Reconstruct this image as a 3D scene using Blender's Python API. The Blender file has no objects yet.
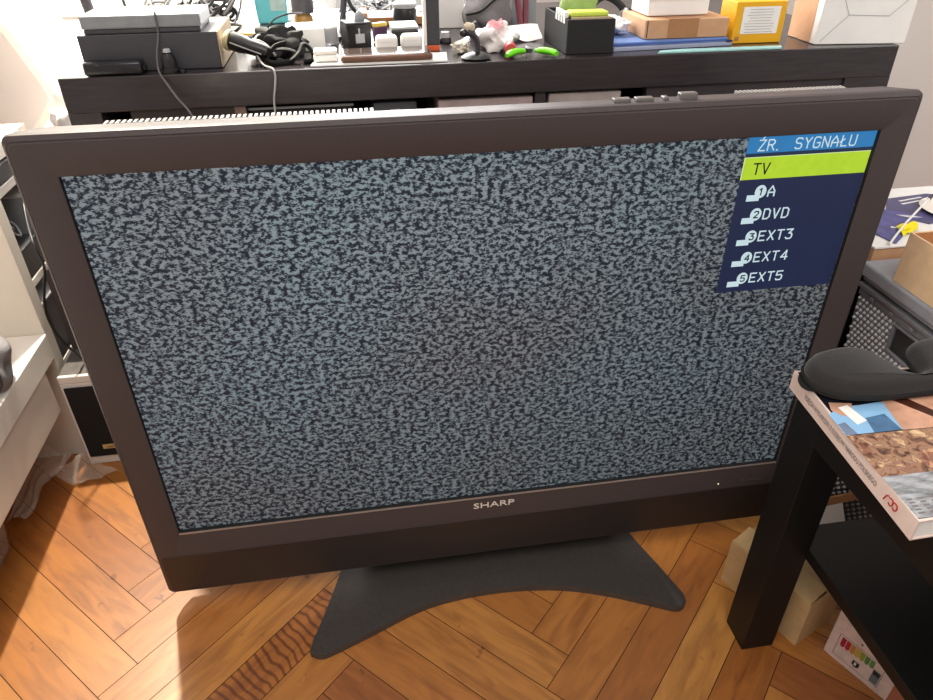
import bpy, bmesh, math, random
from mathutils import Vector, Matrix
random.seed(7)
S = bpy.context.scene
C = S.collection
PI = math.pi

# ------------------------------------------------------------------ materials
def lin(c):
    return tuple((v/255/12.92 if v/255 <= .04045 else ((v/255+.055)/1.055)**2.4) for v in c)

def pm(name, rgb, rough=.5, var=.12, scale=60, bump=0, metal=0, spec=.5, trans=0, emit=0, alpha=1, coat=0, stretch=(1,1,1), sheen=0):
    """procedural Principled material: base colour broken up by noise, optional bump"""
    m = bpy.data.materials.new(name); m.use_nodes = True
    nt = m.node_tree; N = nt.nodes; L = nt.links
    b = N['Principled BSDF']
    col = lin(rgb)
    tc = N.new('ShaderNodeTexCoord'); mp = N.new('ShaderNodeMapping'); mp.inputs['Scale'].default_value = stretch
    no = N.new('ShaderNodeTexNoise'); no.inputs['Scale'].default_value = scale; no.inputs['Detail'].default_value = 4
    L.new(tc.outputs['Object'], mp.inputs['Vector']); L.new(mp.outputs[0], no.inputs['Vector'])
    r = N.new('ShaderNodeValToRGB')
    r.color_ramp.elements[0].position = .3; r.color_ramp.elements[1].position = .7
    r.color_ramp.elements[0].color = (*[v*(1-var) for v in col], 1)
    r.color_ramp.elements[1].color = (*[min(1, v*(1+var)) for v in col], 1)
    L.new(no.outputs['Fac'], r.inputs[0]); L.new(r.outputs[0], b.inputs['Base Color'])
    b.inputs['Roughness'].default_value = rough; b.inputs['Metallic'].default_value = metal
    b.inputs['Specular IOR Level'].default_value = spec
    if trans: b.inputs['Transmission Weight'].default_value = trans
    if coat: b.inputs['Coat Weight'].default_value = coat
    if sheen: b.inputs['Sheen Weight'].default_value = sheen
    if alpha < 1: b.inputs['Alpha'].default_value = alpha
    if emit:
        L.new(r.outputs[0], b.inputs['Emission Color']); b.inputs['Emission Strength'].default_value = emit
    if bump:
        bp = N.new('ShaderNodeBump'); bp.inputs['Strength'].default_value = bump; bp.inputs['Distance'].default_value = .002
        L.new(no.outputs['Fac'], bp.inputs['Height']); L.new(bp.outputs[0], b.inputs['Normal'])
    return m

def emat(name, rgb, k=1.0):
    """self-lit picture on the television panel behind its plain front glass"""
    m = bpy.data.materials.new(name); m.use_nodes = True
    nt = m.node_tree; b = nt.nodes['Principled BSDF']
    no = nt.nodes.new('ShaderNodeTexNoise'); no.inputs['Scale'].default_value = 90
    r = nt.nodes.new('ShaderNodeValToRGB'); c = lin(rgb)
    r.color_ramp.elements[0].color = (*[v*.9 for v in c], 1); r.color_ramp.elements[1].color = (*[v*1.1 for v in c], 1)
    tc = nt.nodes.new('ShaderNodeTexCoord'); nt.links.new(tc.outputs['Object'], no.inputs['Vector'])
    nt.links.new(no.outputs['Fac'], r.inputs[0])
    nt.links.new(r.outputs[0], b.inputs['Emission Color']); b.inputs['Emission Strength'].default_value = k
    b.inputs['Base Color'].default_value = (.01, .01, .012, 1); b.inputs['Roughness'].default_value = .35
    b.inputs['Specular IOR Level'].default_value = .25
    return m

def snow_mat():
    m = bpy.data.materials.new('television_static'); m.use_nodes = True
    nt = m.node_tree; N = nt.nodes; L = nt.links; b = N['Principled BSDF']
    tc = N.new('ShaderNodeTexCoord')
    mp = N.new('ShaderNodeMapping'); mp.inputs['Scale'].default_value = (140, 1, 200)
    L.new(tc.outputs['Object'], mp.inputs['Vector'])
    n1 = N.new('ShaderNodeTexNoise'); n1.inputs['Scale'].default_value = 1; n1.inputs['Detail'].default_value = 2; n1.inputs['Roughness'].default_value = .6
    L.new(mp.outputs[0], n1.inputs['Vector'])
    mpb = N.new('ShaderNodeMapping'); mpb.inputs['Scale'].default_value = (300, 1, 900); mpb.inputs['Location'].default_value = (3, 7, 5)
    L.new(tc.outputs['Object'], mpb.inputs['Vector'])
    nb = N.new('ShaderNodeTexNoise'); nb.inputs['Scale'].default_value = 1; nb.inputs['Detail'].default_value = 1; L.new(mpb.outputs[0], nb.inputs['Vector'])
    mxn = N.new('ShaderNodeMix'); mxn.inputs['Factor'].default_value = .30
    L.new(n1.outputs['Fac'], mxn.inputs['A']); L.new(nb.outputs['Fac'], mxn.inputs['B'])
    r = N.new('ShaderNodeValToRGB'); e = r.color_ramp.elements
    e[0].position = .468; e[0].color = (*lin((22, 29, 43)), 1)
    e[1].position = .552; e[1].color = (*lin((140, 146, 147)), 1)
    L.new(mxn.outputs['Result'], r.inputs[0])
    # slow drift of tint over the panel: bluer at the left and along one diagonal, warmer and darker low in the middle
    n2 = N.new('ShaderNodeTexNoise'); n2.inputs['Scale'].default_value = 3.2; n2.inputs['Detail'].default_value = 1
    L.new(tc.outputs['Object'], n2.inputs['Vector'])
    r2 = N.new('ShaderNodeValToRGB'); e = r2.color_ramp.elements
    e[0].position = .35; e[0].color = (.84, .81, .83, 1); e[1].position = .64; e[1].color = (.84, .97, 1.02, 1)
    L.new(n2.outputs['Fac'], r2.inputs[0])
    mx = N.new('ShaderNodeMix'); mx.data_type = 'RGBA'; mx.blend_type = 'MULTIPLY'; mx.inputs['Factor'].default_value = 1
    L.new(r.outputs[0], mx.inputs['A']); L.new(r2.outputs[0], mx.inputs['B'])
    # the panel is a little dimmer towards its lower edge
    sx = N.new('ShaderNodeSeparateXYZ'); L.new(tc.outputs['Object'], sx.inputs[0])
    mr = N.new('ShaderNodeMapRange'); mr.inputs['From Min'].default_value = .17; mr.inputs['From Max'].default_value = .6
    mr.inputs['To Min'].default_value = .62; mr.inputs['To Max'].default_value = 1.0
    L.new(sx.outputs['Z'], mr.inputs['Value'])
    L.new(mx.outputs['Result'], b.inputs['Emission Color'])
    mr2 = N.new('ShaderNodeMapRange'); mr2.inputs['From Min'].default_value = -.05; mr2.inputs['From Max'].default_value = .45; mr2.inputs['To Min'].default_value = 1; mr2.inputs['To Max'].default_value = .80
    L.new(sx.outputs['X'], mr2.inputs['Value'])
    mu = N.new('ShaderNodeMath'); mu.operation = 'MULTIPLY'; L.new(mr.outputs[0], mu.inputs[0]); L.new(mr2.outputs[0], mu.inputs[1])
    L.new(mu.outputs[0], b.inputs['Emission Strength'])
    b.inputs['Base Color'].default_value = (.012, .012, .014, 1); b.inputs['Roughness'].default_value = .4
    b.inputs['Specular IOR Level'].default_value = .2
    return m

def floor_mat():
    m = bpy.data.materials.new('oak_parquet'); m.use_nodes = True
    nt = m.node_tree; N = nt.nodes; L = nt.links; b = N['Principled BSDF']
    uv = N.new('ShaderNodeUVMap'); uv.uv_map = 'plank'
    at = N.new('ShaderNodeAttribute'); at.attribute_name = 'tone'
    sp = N.new('ShaderNodeSeparateColor'); L.new(at.outputs['Color'], sp.inputs[0])
    mp = N.new('ShaderNodeMapping'); mp.inputs['Scale'].default_value = (7.0, 40, 1)
    L.new(uv.outputs[0], mp.inputs['Vector'])
    n = N.new('ShaderNodeTexNoise'); n.inputs['Scale'].default_value = 1.6; n.inputs['Detail'].default_value = 7; n.inputs['Distortion'].default_value = .7
    L.new(mp.outputs[0], n.inputs['Vector'])
    r = N.new('ShaderNodeValToRGB'); e = r.color_ramp.elements
    e[0].position = 0; e[0].color = (*lin((156, 92, 40)), 1)
    e[1].position = 1; e[1].color = (*lin((196, 136, 66)), 1)
    k = r.color_ramp.elements.new(.5); k.color = (*lin((178, 113, 48)), 1)
    L.new(sp.outputs[0], r.inputs[0])
    g = N.new('ShaderNodeValToRGB'); e = g.color_ramp.elements
    e[0].position = .30; e[0].color = (.62, .50, .40, 1); e[1].position = .6; e[1].color = (1.08, 1.06, 1.03, 1)
    L.new(n.outputs['Fac'], g.inputs[0])
    mx = N.new('ShaderNodeMix'); mx.data_type = 'RGBA'; mx.blend_type = 'MULTIPLY'
    mr = N.new('ShaderNodeMapRange'); mr.inputs['To Min'].default_value = .5; mr.inputs['To Max'].default_value = 1.0
    L.new(sp.outputs[1], mr.inputs['Value']); L.new(mr.outputs[0], mx.inputs['Factor'])
    L.new(r.outputs[0], mx.inputs['A']); L.new(g.outputs[0], mx.inputs['B'])
    # strongly figured planks: wavy dark rings
    mp2 = N.new('ShaderNodeMapping'); mp2.inputs['Scale'].default_value = (1, 2.0, 1); L.new(uv.outputs[0], mp2.inputs['Vector'])
    w = N.new('ShaderNodeTexWave'); w.inputs['Scale'].default_value = 24; w.inputs['Distortion'].default_value = 9; w.inputs['Detail'].default_value = 2; w.inputs['Detail Scale'].default_value = .35
    L.new(mp2.outputs[0], w.inputs['Vector'])
    wr = N.new('ShaderNodeValToRGB'); e = wr.color_ramp.elements
    e[0].position = .05; e[0].color = (.38, .28, .20, 1); e[1].position = .5; e[1].color = (1, 1, 1, 1); L.new(w.outputs['Fac'], wr.inputs[0])
    mx2 = N.new('ShaderNodeMix'); mx2.data_type = 'RGBA'; mx2.blend_type = 'MULTIPLY'
    L.new(sp.outputs[2], mx2.inputs['Factor']); L.new(mx.outputs['Result'], mx2.inputs['A']); L.new(wr.outputs[0], mx2.inputs['B'])
    # worn patches and small dark nicks
    tc = N.new('ShaderNodeTexCoord')
    v = N.new('ShaderNodeTexNoise'); v.inputs['Scale'].default_value = 34; v.inputs['Detail'].default_value = 3; L.new(tc.outputs['Object'], v.inputs['Vector'])
    vr = N.new('ShaderNodeValToRGB'); e = vr.color_ramp.elements
    e[0].position = .24; e[0].color = (.35, .25, .18, 1); e[1].position = .31; e[1].color = (1, 1, 1, 1); L.new(v.outputs['Fac'], vr.inputs[0])
    mx3 = N.new('ShaderNodeMix'); mx3.data_type = 'RGBA'; mx3.blend_type = 'MULTIPLY'; mx3.inputs['Factor'].default_value = .8
    L.new(mx2.outputs['Result'], mx3.inputs['A']); L.new(vr.outputs[0], mx3.inputs['B'])
    L.new(mx3.outputs['Result'], b.inputs['Base Color'])
    rr = N.new('ShaderNodeMapRange'); rr.inputs['To Min'].default_value = .45; rr.inputs['To Max'].default_value = .34
    L.new(n.outputs['Fac'], rr.inputs['Value']); L.new(rr.outputs[0], b.inputs['Roughness'])
    b.inputs['Specular IOR Level'].default_value = .9
    bp = N.new('ShaderNodeBump'); bp.inputs['Strength'].default_value = .12; bp.inputs['Distance'].default_value = .001
    L.new(n.outputs['Fac'], bp.inputs['Height']); L.new(bp.outputs[0], b.inputs['Normal'])
    return m

def sheer_mat(name, rgb, k):
    m = bpy.data.materials.new(name); m.use_nodes = True
    nt = m.node_tree; N = nt.nodes; L = nt.links
    N.remove(N['Principled BSDF']); out = N['Material Output']
    no = N.new('ShaderNodeTexNoise'); no.inputs['Scale'].default_value = 30
    r = N.new('ShaderNodeValToRGB'); c = lin(rgb)
    r.color_ramp.elements[0].color = (*[v*.93 for v in c], 1); r.color_ramp.elements[1].color = (*c, 1)
    L.new(no.outputs['Fac'], r.inputs[0])
    d = N.new('ShaderNodeBsdfDiffuse'); t = N.new('ShaderNodeBsdfTranslucent'); x = N.new('ShaderNodeMixShader'); x.inputs[0].default_value = k
    L.new(r.outputs[0], d.inputs[0]); L.new(r.outputs[0], t.inputs[0]); L.new(d.outputs[0], x.inputs[1]); L.new(t.outputs[0], x.inputs[2])
    L.new(x.outputs[0], out.inputs[0])
    return m

def film_mat(name, rgb, a):
    """thin clear plastic film"""
    m = bpy.data.materials.new(name); m.use_nodes = True
    nt = m.node_tree; N = nt.nodes; L = nt.links; b = N['Principled BSDF']; out = N['Material Output']
    b.inputs['Base Color'].default_value = (*lin(rgb), 1); b.inputs['Roughness'].default_value = .25
    no = N.new('ShaderNodeTexNoise'); no.inputs['Scale'].default_value = 45; no.inputs['Detail'].default_value = 3
    tc = N.new('ShaderNodeTexCoord'); L.new(tc.outputs['Object'], no.inputs['Vector'])
    bp = N.new('ShaderNodeBump'); bp.inputs['Strength'].default_value = .5; bp.inputs['Distance'].default_value = .004
    L.new(no.outputs['Fac'], bp.inputs['Height']); L.new(bp.outputs[0], b.inputs['Normal'])
    tr = N.new('ShaderNodeBsdfTransparent'); x = N.new('ShaderNodeMixShader')
    mr = N.new('ShaderNodeMapRange'); mr.inputs['To Min'].default_value = a*.5; mr.inputs['To Max'].default_value = min(1, a*1.5)
    L.new(no.outputs['Fac'], mr.inputs['Value']); L.new(mr.outputs[0], x.inputs[0])
    L.new(tr.outputs[0], x.inputs[1]); L.new(b.outputs[0], x.inputs[2]); L.new(x.outputs[0], out.inputs[0])
    return m

M = dict(
    bezel=pm('bezel_plastic', (69, 60, 60), .5, .06, 300, .05, spec=.4),
    bezel_dark=pm('speaker_plastic', (44, 37, 35), .42, .06, 300, .03, spec=.45),
    inner=pm('recess_black', (10, 10, 11), .6, .05),
    tv_back=pm('housing_plastic', (104, 98, 95), .3, .06, 200, .05),
    rib=pm('vent_plastic', (150, 146, 142), .3, .05),
    silver=pm('silver_print', (240, 232, 224), .35, .03),
    stand=pm('stand_lacquer', (66, 61, 58), .36, .12, 140, .02, spec=.5),
    blackbrown=pm('black_brown_veneer', (50, 44, 46), .42, .28, 14, .03, stretch=(1.2, 14, 14)),
    desktop=pm('black_brown_top', (50, 44, 46), .22, .22, 14, .02, stretch=(1.2, 14, 14)),
    lack=pm('black_table_foil', (19, 18, 18), .45, .12, 20, .02, spec=.35),
    white=pm('white_lacquer', (232, 226, 218), .35, .02, 8),
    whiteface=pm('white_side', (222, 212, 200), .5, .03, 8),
    wall=pm('wall_paint', (212, 204, 199), .9, .03, 3, .03),
    black=pm('black_plastic', (18, 18, 20), .35, .08, 80),
    blackm=pm('black_matte', (26, 25, 26), .7, .1, 80, .05),
    dgrey=pm('dark_grey_plastic', (62, 61, 66), .5, .08, 120, .04),
    grey=pm('grey_plastic', (132, 136, 140), .45, .06, 120),
    lgrey=pm('light_grey', (176, 176, 178), .5, .06, 60),
    paper=pm('white_paper', (236, 234, 230), .8, .03, 30, .03),
    card=pm('cardboard', (196, 152, 116), .85, .06, 90, .05),
    card_dark=pm('cardboard_tape', (166, 118, 78), .5, .06, 60),
    card_pale=pm('pale_cardboard', (238, 204, 164), .85, .05, 60, .05),
    card_grey=pm('greyed_cardboard', (204, 170, 122), .85, .07, 60, .05),
    tan=pm('tan_board', (176, 156, 128), .8, .06, 60),
    cable=pm('grey_cable', (92, 90, 92), .4, .05),
    cable_black=pm('black_cable', (20, 20, 22), .4, .05),
    cable_white=pm('white_cable', (220, 216, 210), .5, .05),
    cable_lg=pm('pale_grey_cable', (160, 158, 158), .45, .05),
    yellow=pm('yellow_carton', (232, 172, 22), .5, .04, 40),
    yellow2=pm('bright_yellow_film', (250, 232, 20), .4, .08, 30, .1),
    green=pm('lime_grip', (112, 214, 22), .35, .05, 60),
    olive=pm('olive_cloth', (150, 176, 104), .8, .1, 60, .1),
    lime=pm('lime_sponge', (196, 214, 84), .8, .08, 200, .2),
    blue=pm('blue_folder', (98, 128, 186), .5, .1, 20),
    bluegrey=pm('grey_blue_folder', (150, 156, 180), .5, .08, 20),
    teal=pm('teal_plastic', (158, 206, 204), .25, .15, 20),
    cyan=pm('turquoise_bin', (120, 220, 228), .4, .06, 20),
    brown=pm('amber_brown', (146, 112, 54), .3, .2, 40),
    red=pm('red_plastic', (206, 74, 84), .4, .08, 40),
    maroon=pm('maroon_plastic', (112, 40, 54), .4, .15, 60),
    orange=pm('orange_plastic', (216, 96, 52), .5, .06, 40),
    phone=pm('phone_brown_case', (112, 78, 62), .35, .1, 60),
    glassblack=pm('phone_glass', (72, 60, 56), .08, .05, spec=.8),
    steel=pm('bright_steel', (170, 168, 165), .3, .05, metal=1),
    cork=pm('tan_ring', (196, 184, 142), .6, .1, 60),
    beige=pm('beige_sponge', (206, 190, 168), .9, .15, 120, .3),
    cream=pm('cream_blob', (232, 224, 206), .7, .05, 60),
    bagwhite=pm('white_crumpled', (238, 232, 230), .5, .04, 30, .5),
    pinkprint=pm('pink_print', (222, 150, 156), .6, .2, 60),
    greycloth=pm('grey_cloth', (138, 134, 136), .85, .08, 150, .2),
    basket=pm('basket_plastic', (116, 116, 121), .45, .06, 60),
    basket_lid=pm('basket_lid_plastic', (150, 152, 160), .42, .06, 60),
    mask=pm('mask_foam', (31, 27, 26), .95, .08, 400, .25, sheen=.2),
    strap=pm('mask_strap', (16, 15, 16), .9, .1, 300, .2),
    spine=pm('book_white', (226, 206, 196), .45, .03, 40),
    cover_dark=pm('cover_black', (24, 26, 34), .25, .2, 20),
    sky=pm('cover_sky', (142, 188, 226), .25, .1, 16),
    city=pm('cover_city', (74, 112, 150), .25, .2, 60),
    city2=pm('cover_city_grey', (108, 124, 150), .25, .2, 60),
    hands=pm('cover_skin', (206, 158, 132), .25, .32, 28),
    redcloth=pm('cover_red', (146, 84, 78), .25, .25, 60),
    smoke=pm('cover_grey', (150, 152, 156), .25, .5, 60, stretch=(1, 3, 1)),
    ink=pm('black_ink', (34, 30, 32), .6, .05),
    inkgrey=pm('grey_ink', (110, 100, 100), .6, .05),
    inkred=pm('red_ink', (176, 40, 36), .6, .05),
    purple=pm('purple_leaflet', (78, 76, 116), .4, .25, 18),
    purple2=pm('violet_leaflet', (84, 84, 146), .4, .4, 40),
    plate=pm('white_dish', (240, 234, 222), .4, .03, 20),
    yolk=pm('yellow_centre', (240, 206, 96), .5, .05, 20),
    gold=pm('gold_badge', (206, 178, 120), .4, .05),
    grille=pm('speaker_cloth', (20, 21, 22), .9, .15, 400, .2),
    dust=pm('dusty_top', (96, 90, 88), .8, .2, 60),
    film=film_mat('clear_film', (226, 214, 200), .30),
    tub=film_mat('frosted_tub', (206, 194, 180), .40),
    cup=film_mat('clear_cup', (236, 236, 236), .35),
    curtain=sheer_mat('sheer_curtain', (250, 246, 240), .55),
    hem=sheer_mat('curtain_hem', (238, 224, 212), .3),
    snow=snow_mat(), floor=floor_mat(),
    gap=pm('floor_gap', (46, 26, 14), .9),
    osd_panel=emat('menu_navy', (28, 36, 66)), osd_head=emat('menu_blue', (44, 120, 178)),
    osd_band=emat('menu_band', (26, 44, 70)), osd_green=emat('menu_green', (176, 210, 44)),
    osd_text=emat('menu_text', (196, 218, 224)), osd_dark=emat('menu_dark', (22, 28, 20)),
    osd_edge=emat('menu_edge', (214, 230, 170)),
    led=emat('pilot_light', (236, 230, 190), 1.5),
)
def crowd_mat():
    m = bpy.data.materials.new('cover_crowd'); m.use_nodes = True
    nt = m.node_tree; N = nt.nodes; L = nt.links; b = N['Principled BSDF']
    tc = N.new('ShaderNodeTexCoord')
    n = N.new('ShaderNodeTexNoise'); n.inputs['Scale'].default_value = 95; n.inputs['Detail'].default_value = 5; n.inputs['Distortion'].default_value = .7
    L.new(tc.outputs['Object'], n.inputs['Vector'])
    r = N.new('ShaderNodeValToRGB'); e = r.color_ramp.elements
    e[0].position = .3; e[0].color = (*lin((70, 50, 44)), 1); e[1].position = .72; e[1].color = (*lin((226, 196, 160)), 1)
    for p, c in ((.42, (128, 92, 72)), (.5, (168, 128, 98)), (.56, (134, 104, 96)), (.63, (196, 160, 116))):
        k = e.new(p); k.color = (*lin(c), 1)
    L.new(n.outputs['Fac'], r.inputs[0]); b.inputs['Roughness'].default_value = .25
    n2 = N.new('ShaderNodeTexNoise'); n2.inputs['Scale'].default_value = 22; n2.inputs['Detail'].default_value = 3; L.new(tc.outputs['Object'], n2.inputs['Vector'])
    r2 = N.new('ShaderNodeValToRGB'); r2.color_ramp.elements[0].position = .5; r2.color_ramp.elements[0].color = (1, 1, 1, 1)
    r2.color_ramp.elements[1].position = .62; r2.color_ramp.elements[1].color = (.75, .52, .55, 1); L.new(n2.outputs['Fac'], r2.inputs[0])
    mx = N.new('ShaderNodeMix'); mx.data_type = 'RGBA'; mx.blend_type = 'MULTIPLY'; mx.inputs['Factor'].default_value = 1
    L.new(r.outputs[0], mx.inputs['A']); L.new(r2.outputs[0], mx.inputs['B']); L.new(mx.outputs['Result'], b.inputs['Base Color'])
    return m
M['crowd'] = crowd_mat()

# ------------------------------------------------------------------ object helpers
LOC = {}
def tag(o, label=None, cat=None, group=None, kind=None):
    if label: o['label'] = label
    if cat: o['category'] = cat
    if group: o['group'] = group
    if kind: o['kind'] = kind
    return o
def thing(name, label, cat, loc, group=None):
    o = bpy.data.objects.new(name, None); C.objects.link(o); o.location = loc; o.empty_display_size = .02
    LOC[o] = Vector(loc); return tag(o, label, cat, group)
def obj(name, bm, mats, parent=None, smooth=False, label=None):
    """world-space bmesh -> ONE mesh object (child of parent when given)"""
    base = LOC.get(parent, Vector((0, 0, 0)))
    if parent is None:
        bm.verts.ensure_lookup_table()
        xs = [v.co for v in bm.verts]
        base = Vector(((min(v.x for v in xs)+max(v.x for v in xs))/2, (min(v.y for v in xs)+max(v.y for v in xs))/2, min(v.z for v in xs)))
    bmesh.ops.translate(bm, vec=-base, verts=bm.verts)
    me = bpy.data.meshes.new(name); bm.to_mesh(me); bm.free()
    if not isinstance(mats, (list, tuple)): mats = [mats]
    for m in mats: me.materials.append(m)
    if smooth:
        for p in me.polygons: p.use_smooth = True
        try: me.set_sharp_from_angle(angle=math.radians(40))
        except Exception: pass
    o = bpy.data.objects.new(name, me); C.objects.link(o)
    if parent is None: o.location = base
    else: o.parent = parent
    LOC[o] = base
    if label: o['label'] = label
    return o
def single(name, bm, mats, label, cat, group=None, smooth=False, kind=None):
    return tag(obj(name, bm, mats, None, smooth), label, cat, group, kind)
def struct(name, bm, mats, parent=None):
    o = obj(name, bm, mats, parent); o['kind'] = 'structure'; return o

def NB(): return bmesh.new()
def quadbox(bm, pts8, bev=0, mi=0, seg=2):
    vs = [bm.verts.new(p) for p in pts8]
    F = [(0,3,2,1), (4,5,6,7), (0,1,5,4), (1,2,6,5), (2,3,7,6), (3,0,4,7)]
    fs = [bm.faces.new([vs[i] for i in f]) for f in F]
    for f in fs: f.material_index = mi
    if bev:
        es = list({e for f in fs for e in f.edges})
        bmesh.ops.bevel(bm, geom=es, offset=bev, segments=seg, affect='EDGES', profile=.5, material=mi)
    return fs
def box(bm, x0, x1, y0, y1, z0, z1, bev=.001, mi=0, seg=2):
    return quadbox(bm, [(x0,y0,z0),(x1,y0,z0),(x1,y1,z0),(x0,y1,z0),(x0,y0,z1),(x1,y0,z1),(x1,y1,z1),(x0,y1,z1)], bev, mi, seg)
def B(*a, **k): bm = NB(); box(bm, *a, **k); return bm
def obox(bm, o, u, v, lu, lv, z0, z1, bev=.001, mi=0):
    """box on a rotated footprint: corner o, unit directions u, v"""
    o = Vector((*o, 0)); u = Vector((*u, 0)).normalized()*lu; v = Vector((*v, 0)).normalized()*lv
    P = [o, o+u, o+u+v, o+v]
    return quadbox(bm, [(p.x, p.y, z0) for p in P]+[(p.x, p.y, z1) for p in P], bev, mi)
def prism(bm, poly, z0, z1, bev=0, mi=0, seg=2):
    lo = [bm.verts.new((x, y, z0)) for x, y in poly]; hi = [bm.verts.new((x, y, z1)) for x, y in poly]
    n = len(poly); area = sum(poly[i][0]*poly[(i+1) % n][1]-poly[(i+1) % n][0]*poly[i][1] for i in range(n))
    if area < 0: lo.reverse(); hi.reverse()
    fs = [bm.faces.new(lo[::-1]), bm.faces.new(hi)]
    for i in range(n): fs.append(bm.faces.new([lo[i], lo[(i+1) % n], hi[(i+1) % n], hi[i]]))
    for f in fs: f.material_index = mi
    if bev:
        es = [e for e in fs[1].edges]
        bmesh.ops.bevel(bm, geom=es, offset=bev, segments=seg, affect='EDGES', profile=.5, material=mi)
    return fs
def poly(bm, pts, z, mi=0):
    n = len(pts); a = sum(pts[i][0]*pts[(i+1) % n][1]-pts[(i+1) % n][0]*pts[i][1] for i in range(n))
    if a < 0: pts = pts[::-1]
    f = bm.faces.new([bm.verts.new((x, y, z)) for x, y in pts]); f.material_index = mi
def spline(pts, n=8, closed=False):
    P = [Vector(p) for p in pts]; out = []; m = len(P)
    rng = range(m) if closed else range(m-1)
    for i in rng:
        if closed: a, b, c, d = P[i-1], P[i], P[(i+1) % m], P[(i+2) % m]
        else: a, b, c, d = P[max(i-1, 0)], P[i], P[i+1], P[min(i+2, m-1)]
        for k in range(n):
            t = k/n
            out.append(.5*((2*b)+(c-a)*t+(2*a-5*b+4*c-d)*t*t+(3*b-a-3*c+d)*t**3))
    if not closed: out.append(P[-1].copy())
    return out
def tube(bm, pts, r, seg=8, sp=6, closed=False, flat=1.0, mi=0):
    P = spline(pts, sp, closed) if sp > 1 else [Vector(p) for p in pts]
    n = len(P); rings = []
    R = (lambda i: r[min(len(r)-1, int(i*len(r)/n))]) if isinstance(r, (list, tuple)) else (lambda i: r)
    up = Vector((0, 0, 1)); prev = None
    for i, p in enumerate(P):
        if closed: t = (P[(i+1) % n]-P[i-1])
        else: t = P[min(i+1, n-1)]-P[max(i-1, 0)]
        t.normalize()
        if prev is None:
            a = t.cross(up if abs(t.z) < .9 else Vector((1, 0, 0))); a.normalize()
        else:
            a = prev-t*prev.dot(t); a.normalize()
        prev = a; b = t.cross(a)
        rings.append([bm.verts.new(p+(a*math.cos(2*PI*k/seg)+b*math.sin(2*PI*k/seg)*flat)*R(i)) for k in range(seg)])
    m = n if closed else n-1
    for i in range(m):
        A, Bq = rings[i], rings[(i+1) % n]
        for k in range(seg):
            f = bm.faces.new([A[k], A[(k+1) % seg], Bq[(k+1) % seg], Bq[k]]); f.material_index = mi
    if not closed:
        bm.faces.new(rings[0][::-1]).material_index = mi; bm.faces.new(rings[-1]).material_index = mi
def lathe(bm, c, prof, seg=24, axis=(0, 0, 1), mi=0):
    """surface of revolution: prof = [(radius, height along axis)]"""
    ax = Vector(axis).normalized(); a = ax.orthogonal().normalized(); b = ax.cross(a); c = Vector(c); rings = []
    for r, h in prof:
        if r < 1e-6: rings.append([bm.verts.new(c+ax*h)])
        else: rings.append([bm.verts.new(c+ax*h+(a*math.cos(2*PI*k/seg)+b*math.sin(2*PI*k/seg))*r) for k in range(seg)])
    for A, D in zip(rings, rings[1:]):
        for k in range(seg):
            q = [A[k % len(A)], A[(k+1) % len(A)], D[(k+1) % len(D)], D[k % len(D)]]
            q = [v for i, v in enumerate(q) if v not in q[:i]]
            if len(q) > 2: bm.faces.new(q).material_index = mi
    bmesh.ops.recalc_face_normals(bm, faces=bm.faces)
def blob(bm, c, rad, seed=0, amp=.25, sub=3, flatz=None, mi=0):
    """crumpled closed lump"""
    r = bmesh.ops.create_icosphere(bm, subdivisions=sub, radius=1)
    rnd = random.Random(seed); ph = [[rnd.uniform(0, 6.3) for _ in range(3)]+[rnd.uniform(2, 6) for _ in range(3)] for _ in range(6)]
    for v in r['verts']:
        d = v.co.normalized(); s = 1+amp*sum(math.sin(p[3]*d.x+p[0])*math.sin(p[4]*d.y+p[1])*math.sin(p[5]*d.z+p[2]) for p in ph)/2+amp*.28*sum(math.sin(p[3]*3.1*d.x+p[1])*math.sin(p[4]*2.7*d.y+p[2]+3*d.z) for p in ph[:3])*(amp > .25)
        v.co = Vector((c[0]+d.x*rad[0]*s, c[1]+d.y*rad[1]*s, c[2]+d.z*rad[2]*s))
        if flatz is not None and v.co.z < flatz: v.co.z = flatz
    for f in {f for v in r['verts'] for f in v.link_faces}: f.material_index = mi
def sheet(bm, P, nu, nv, fn=None, mi=0):
    """grid between four corners P00,P10,P11,P01 with displacement fn(u,v)->Vector"""
    a, b, c, d = [Vector(p) for p in P]; g = []
    for j in range(nv+1):
        v = j/nv; row = []
        for i in range(nu+1):
            u = i/nu; p = a*(1-u)*(1-v)+b*u*(1-v)+c*u*v+d*(1-u)*v
            if fn: p = p+fn(u, v)
            row.append(bm.verts.new(p))
        g.append(row)
    for j in range(nv):
        for i in range(nu):
            bm.faces.new([g[j][i], g[j][i+1], g[j+1][i+1], g[j+1][i]]).material_index = mi
def text_bm(s, size, origin, xdir, ydir, extr=.0002, align='LEFT', squeeze=1.0):
    cu = bpy.data.curves.new('t', 'FONT'); cu.body = s; cu.size = size; cu.align_x = align; cu.extrude = extr; cu.resolution_u = 3
    o = bpy.data.objects.new('t', cu); C.objects.link(o); bpy.context.view_layer.update()
    dg = bpy.context.evaluated_depsgraph_get(); me = bpy.data.meshes.new_from_object(o.evaluated_get(dg))
    bm = NB(); bm.from_mesh(me); bpy.data.objects.remove(o); bpy.data.curves.remove(cu); bpy.data.meshes.remove(me)
    X = Vector(xdir).normalized(); Y = Vector(ydir).normalized(); Z = X.cross(Y); O = Vector(origin)
    for v in bm.verts: v.co = O+X*v.co.x*squeeze+Y*v.co.y+Z*v.co.z
    return bm
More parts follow.
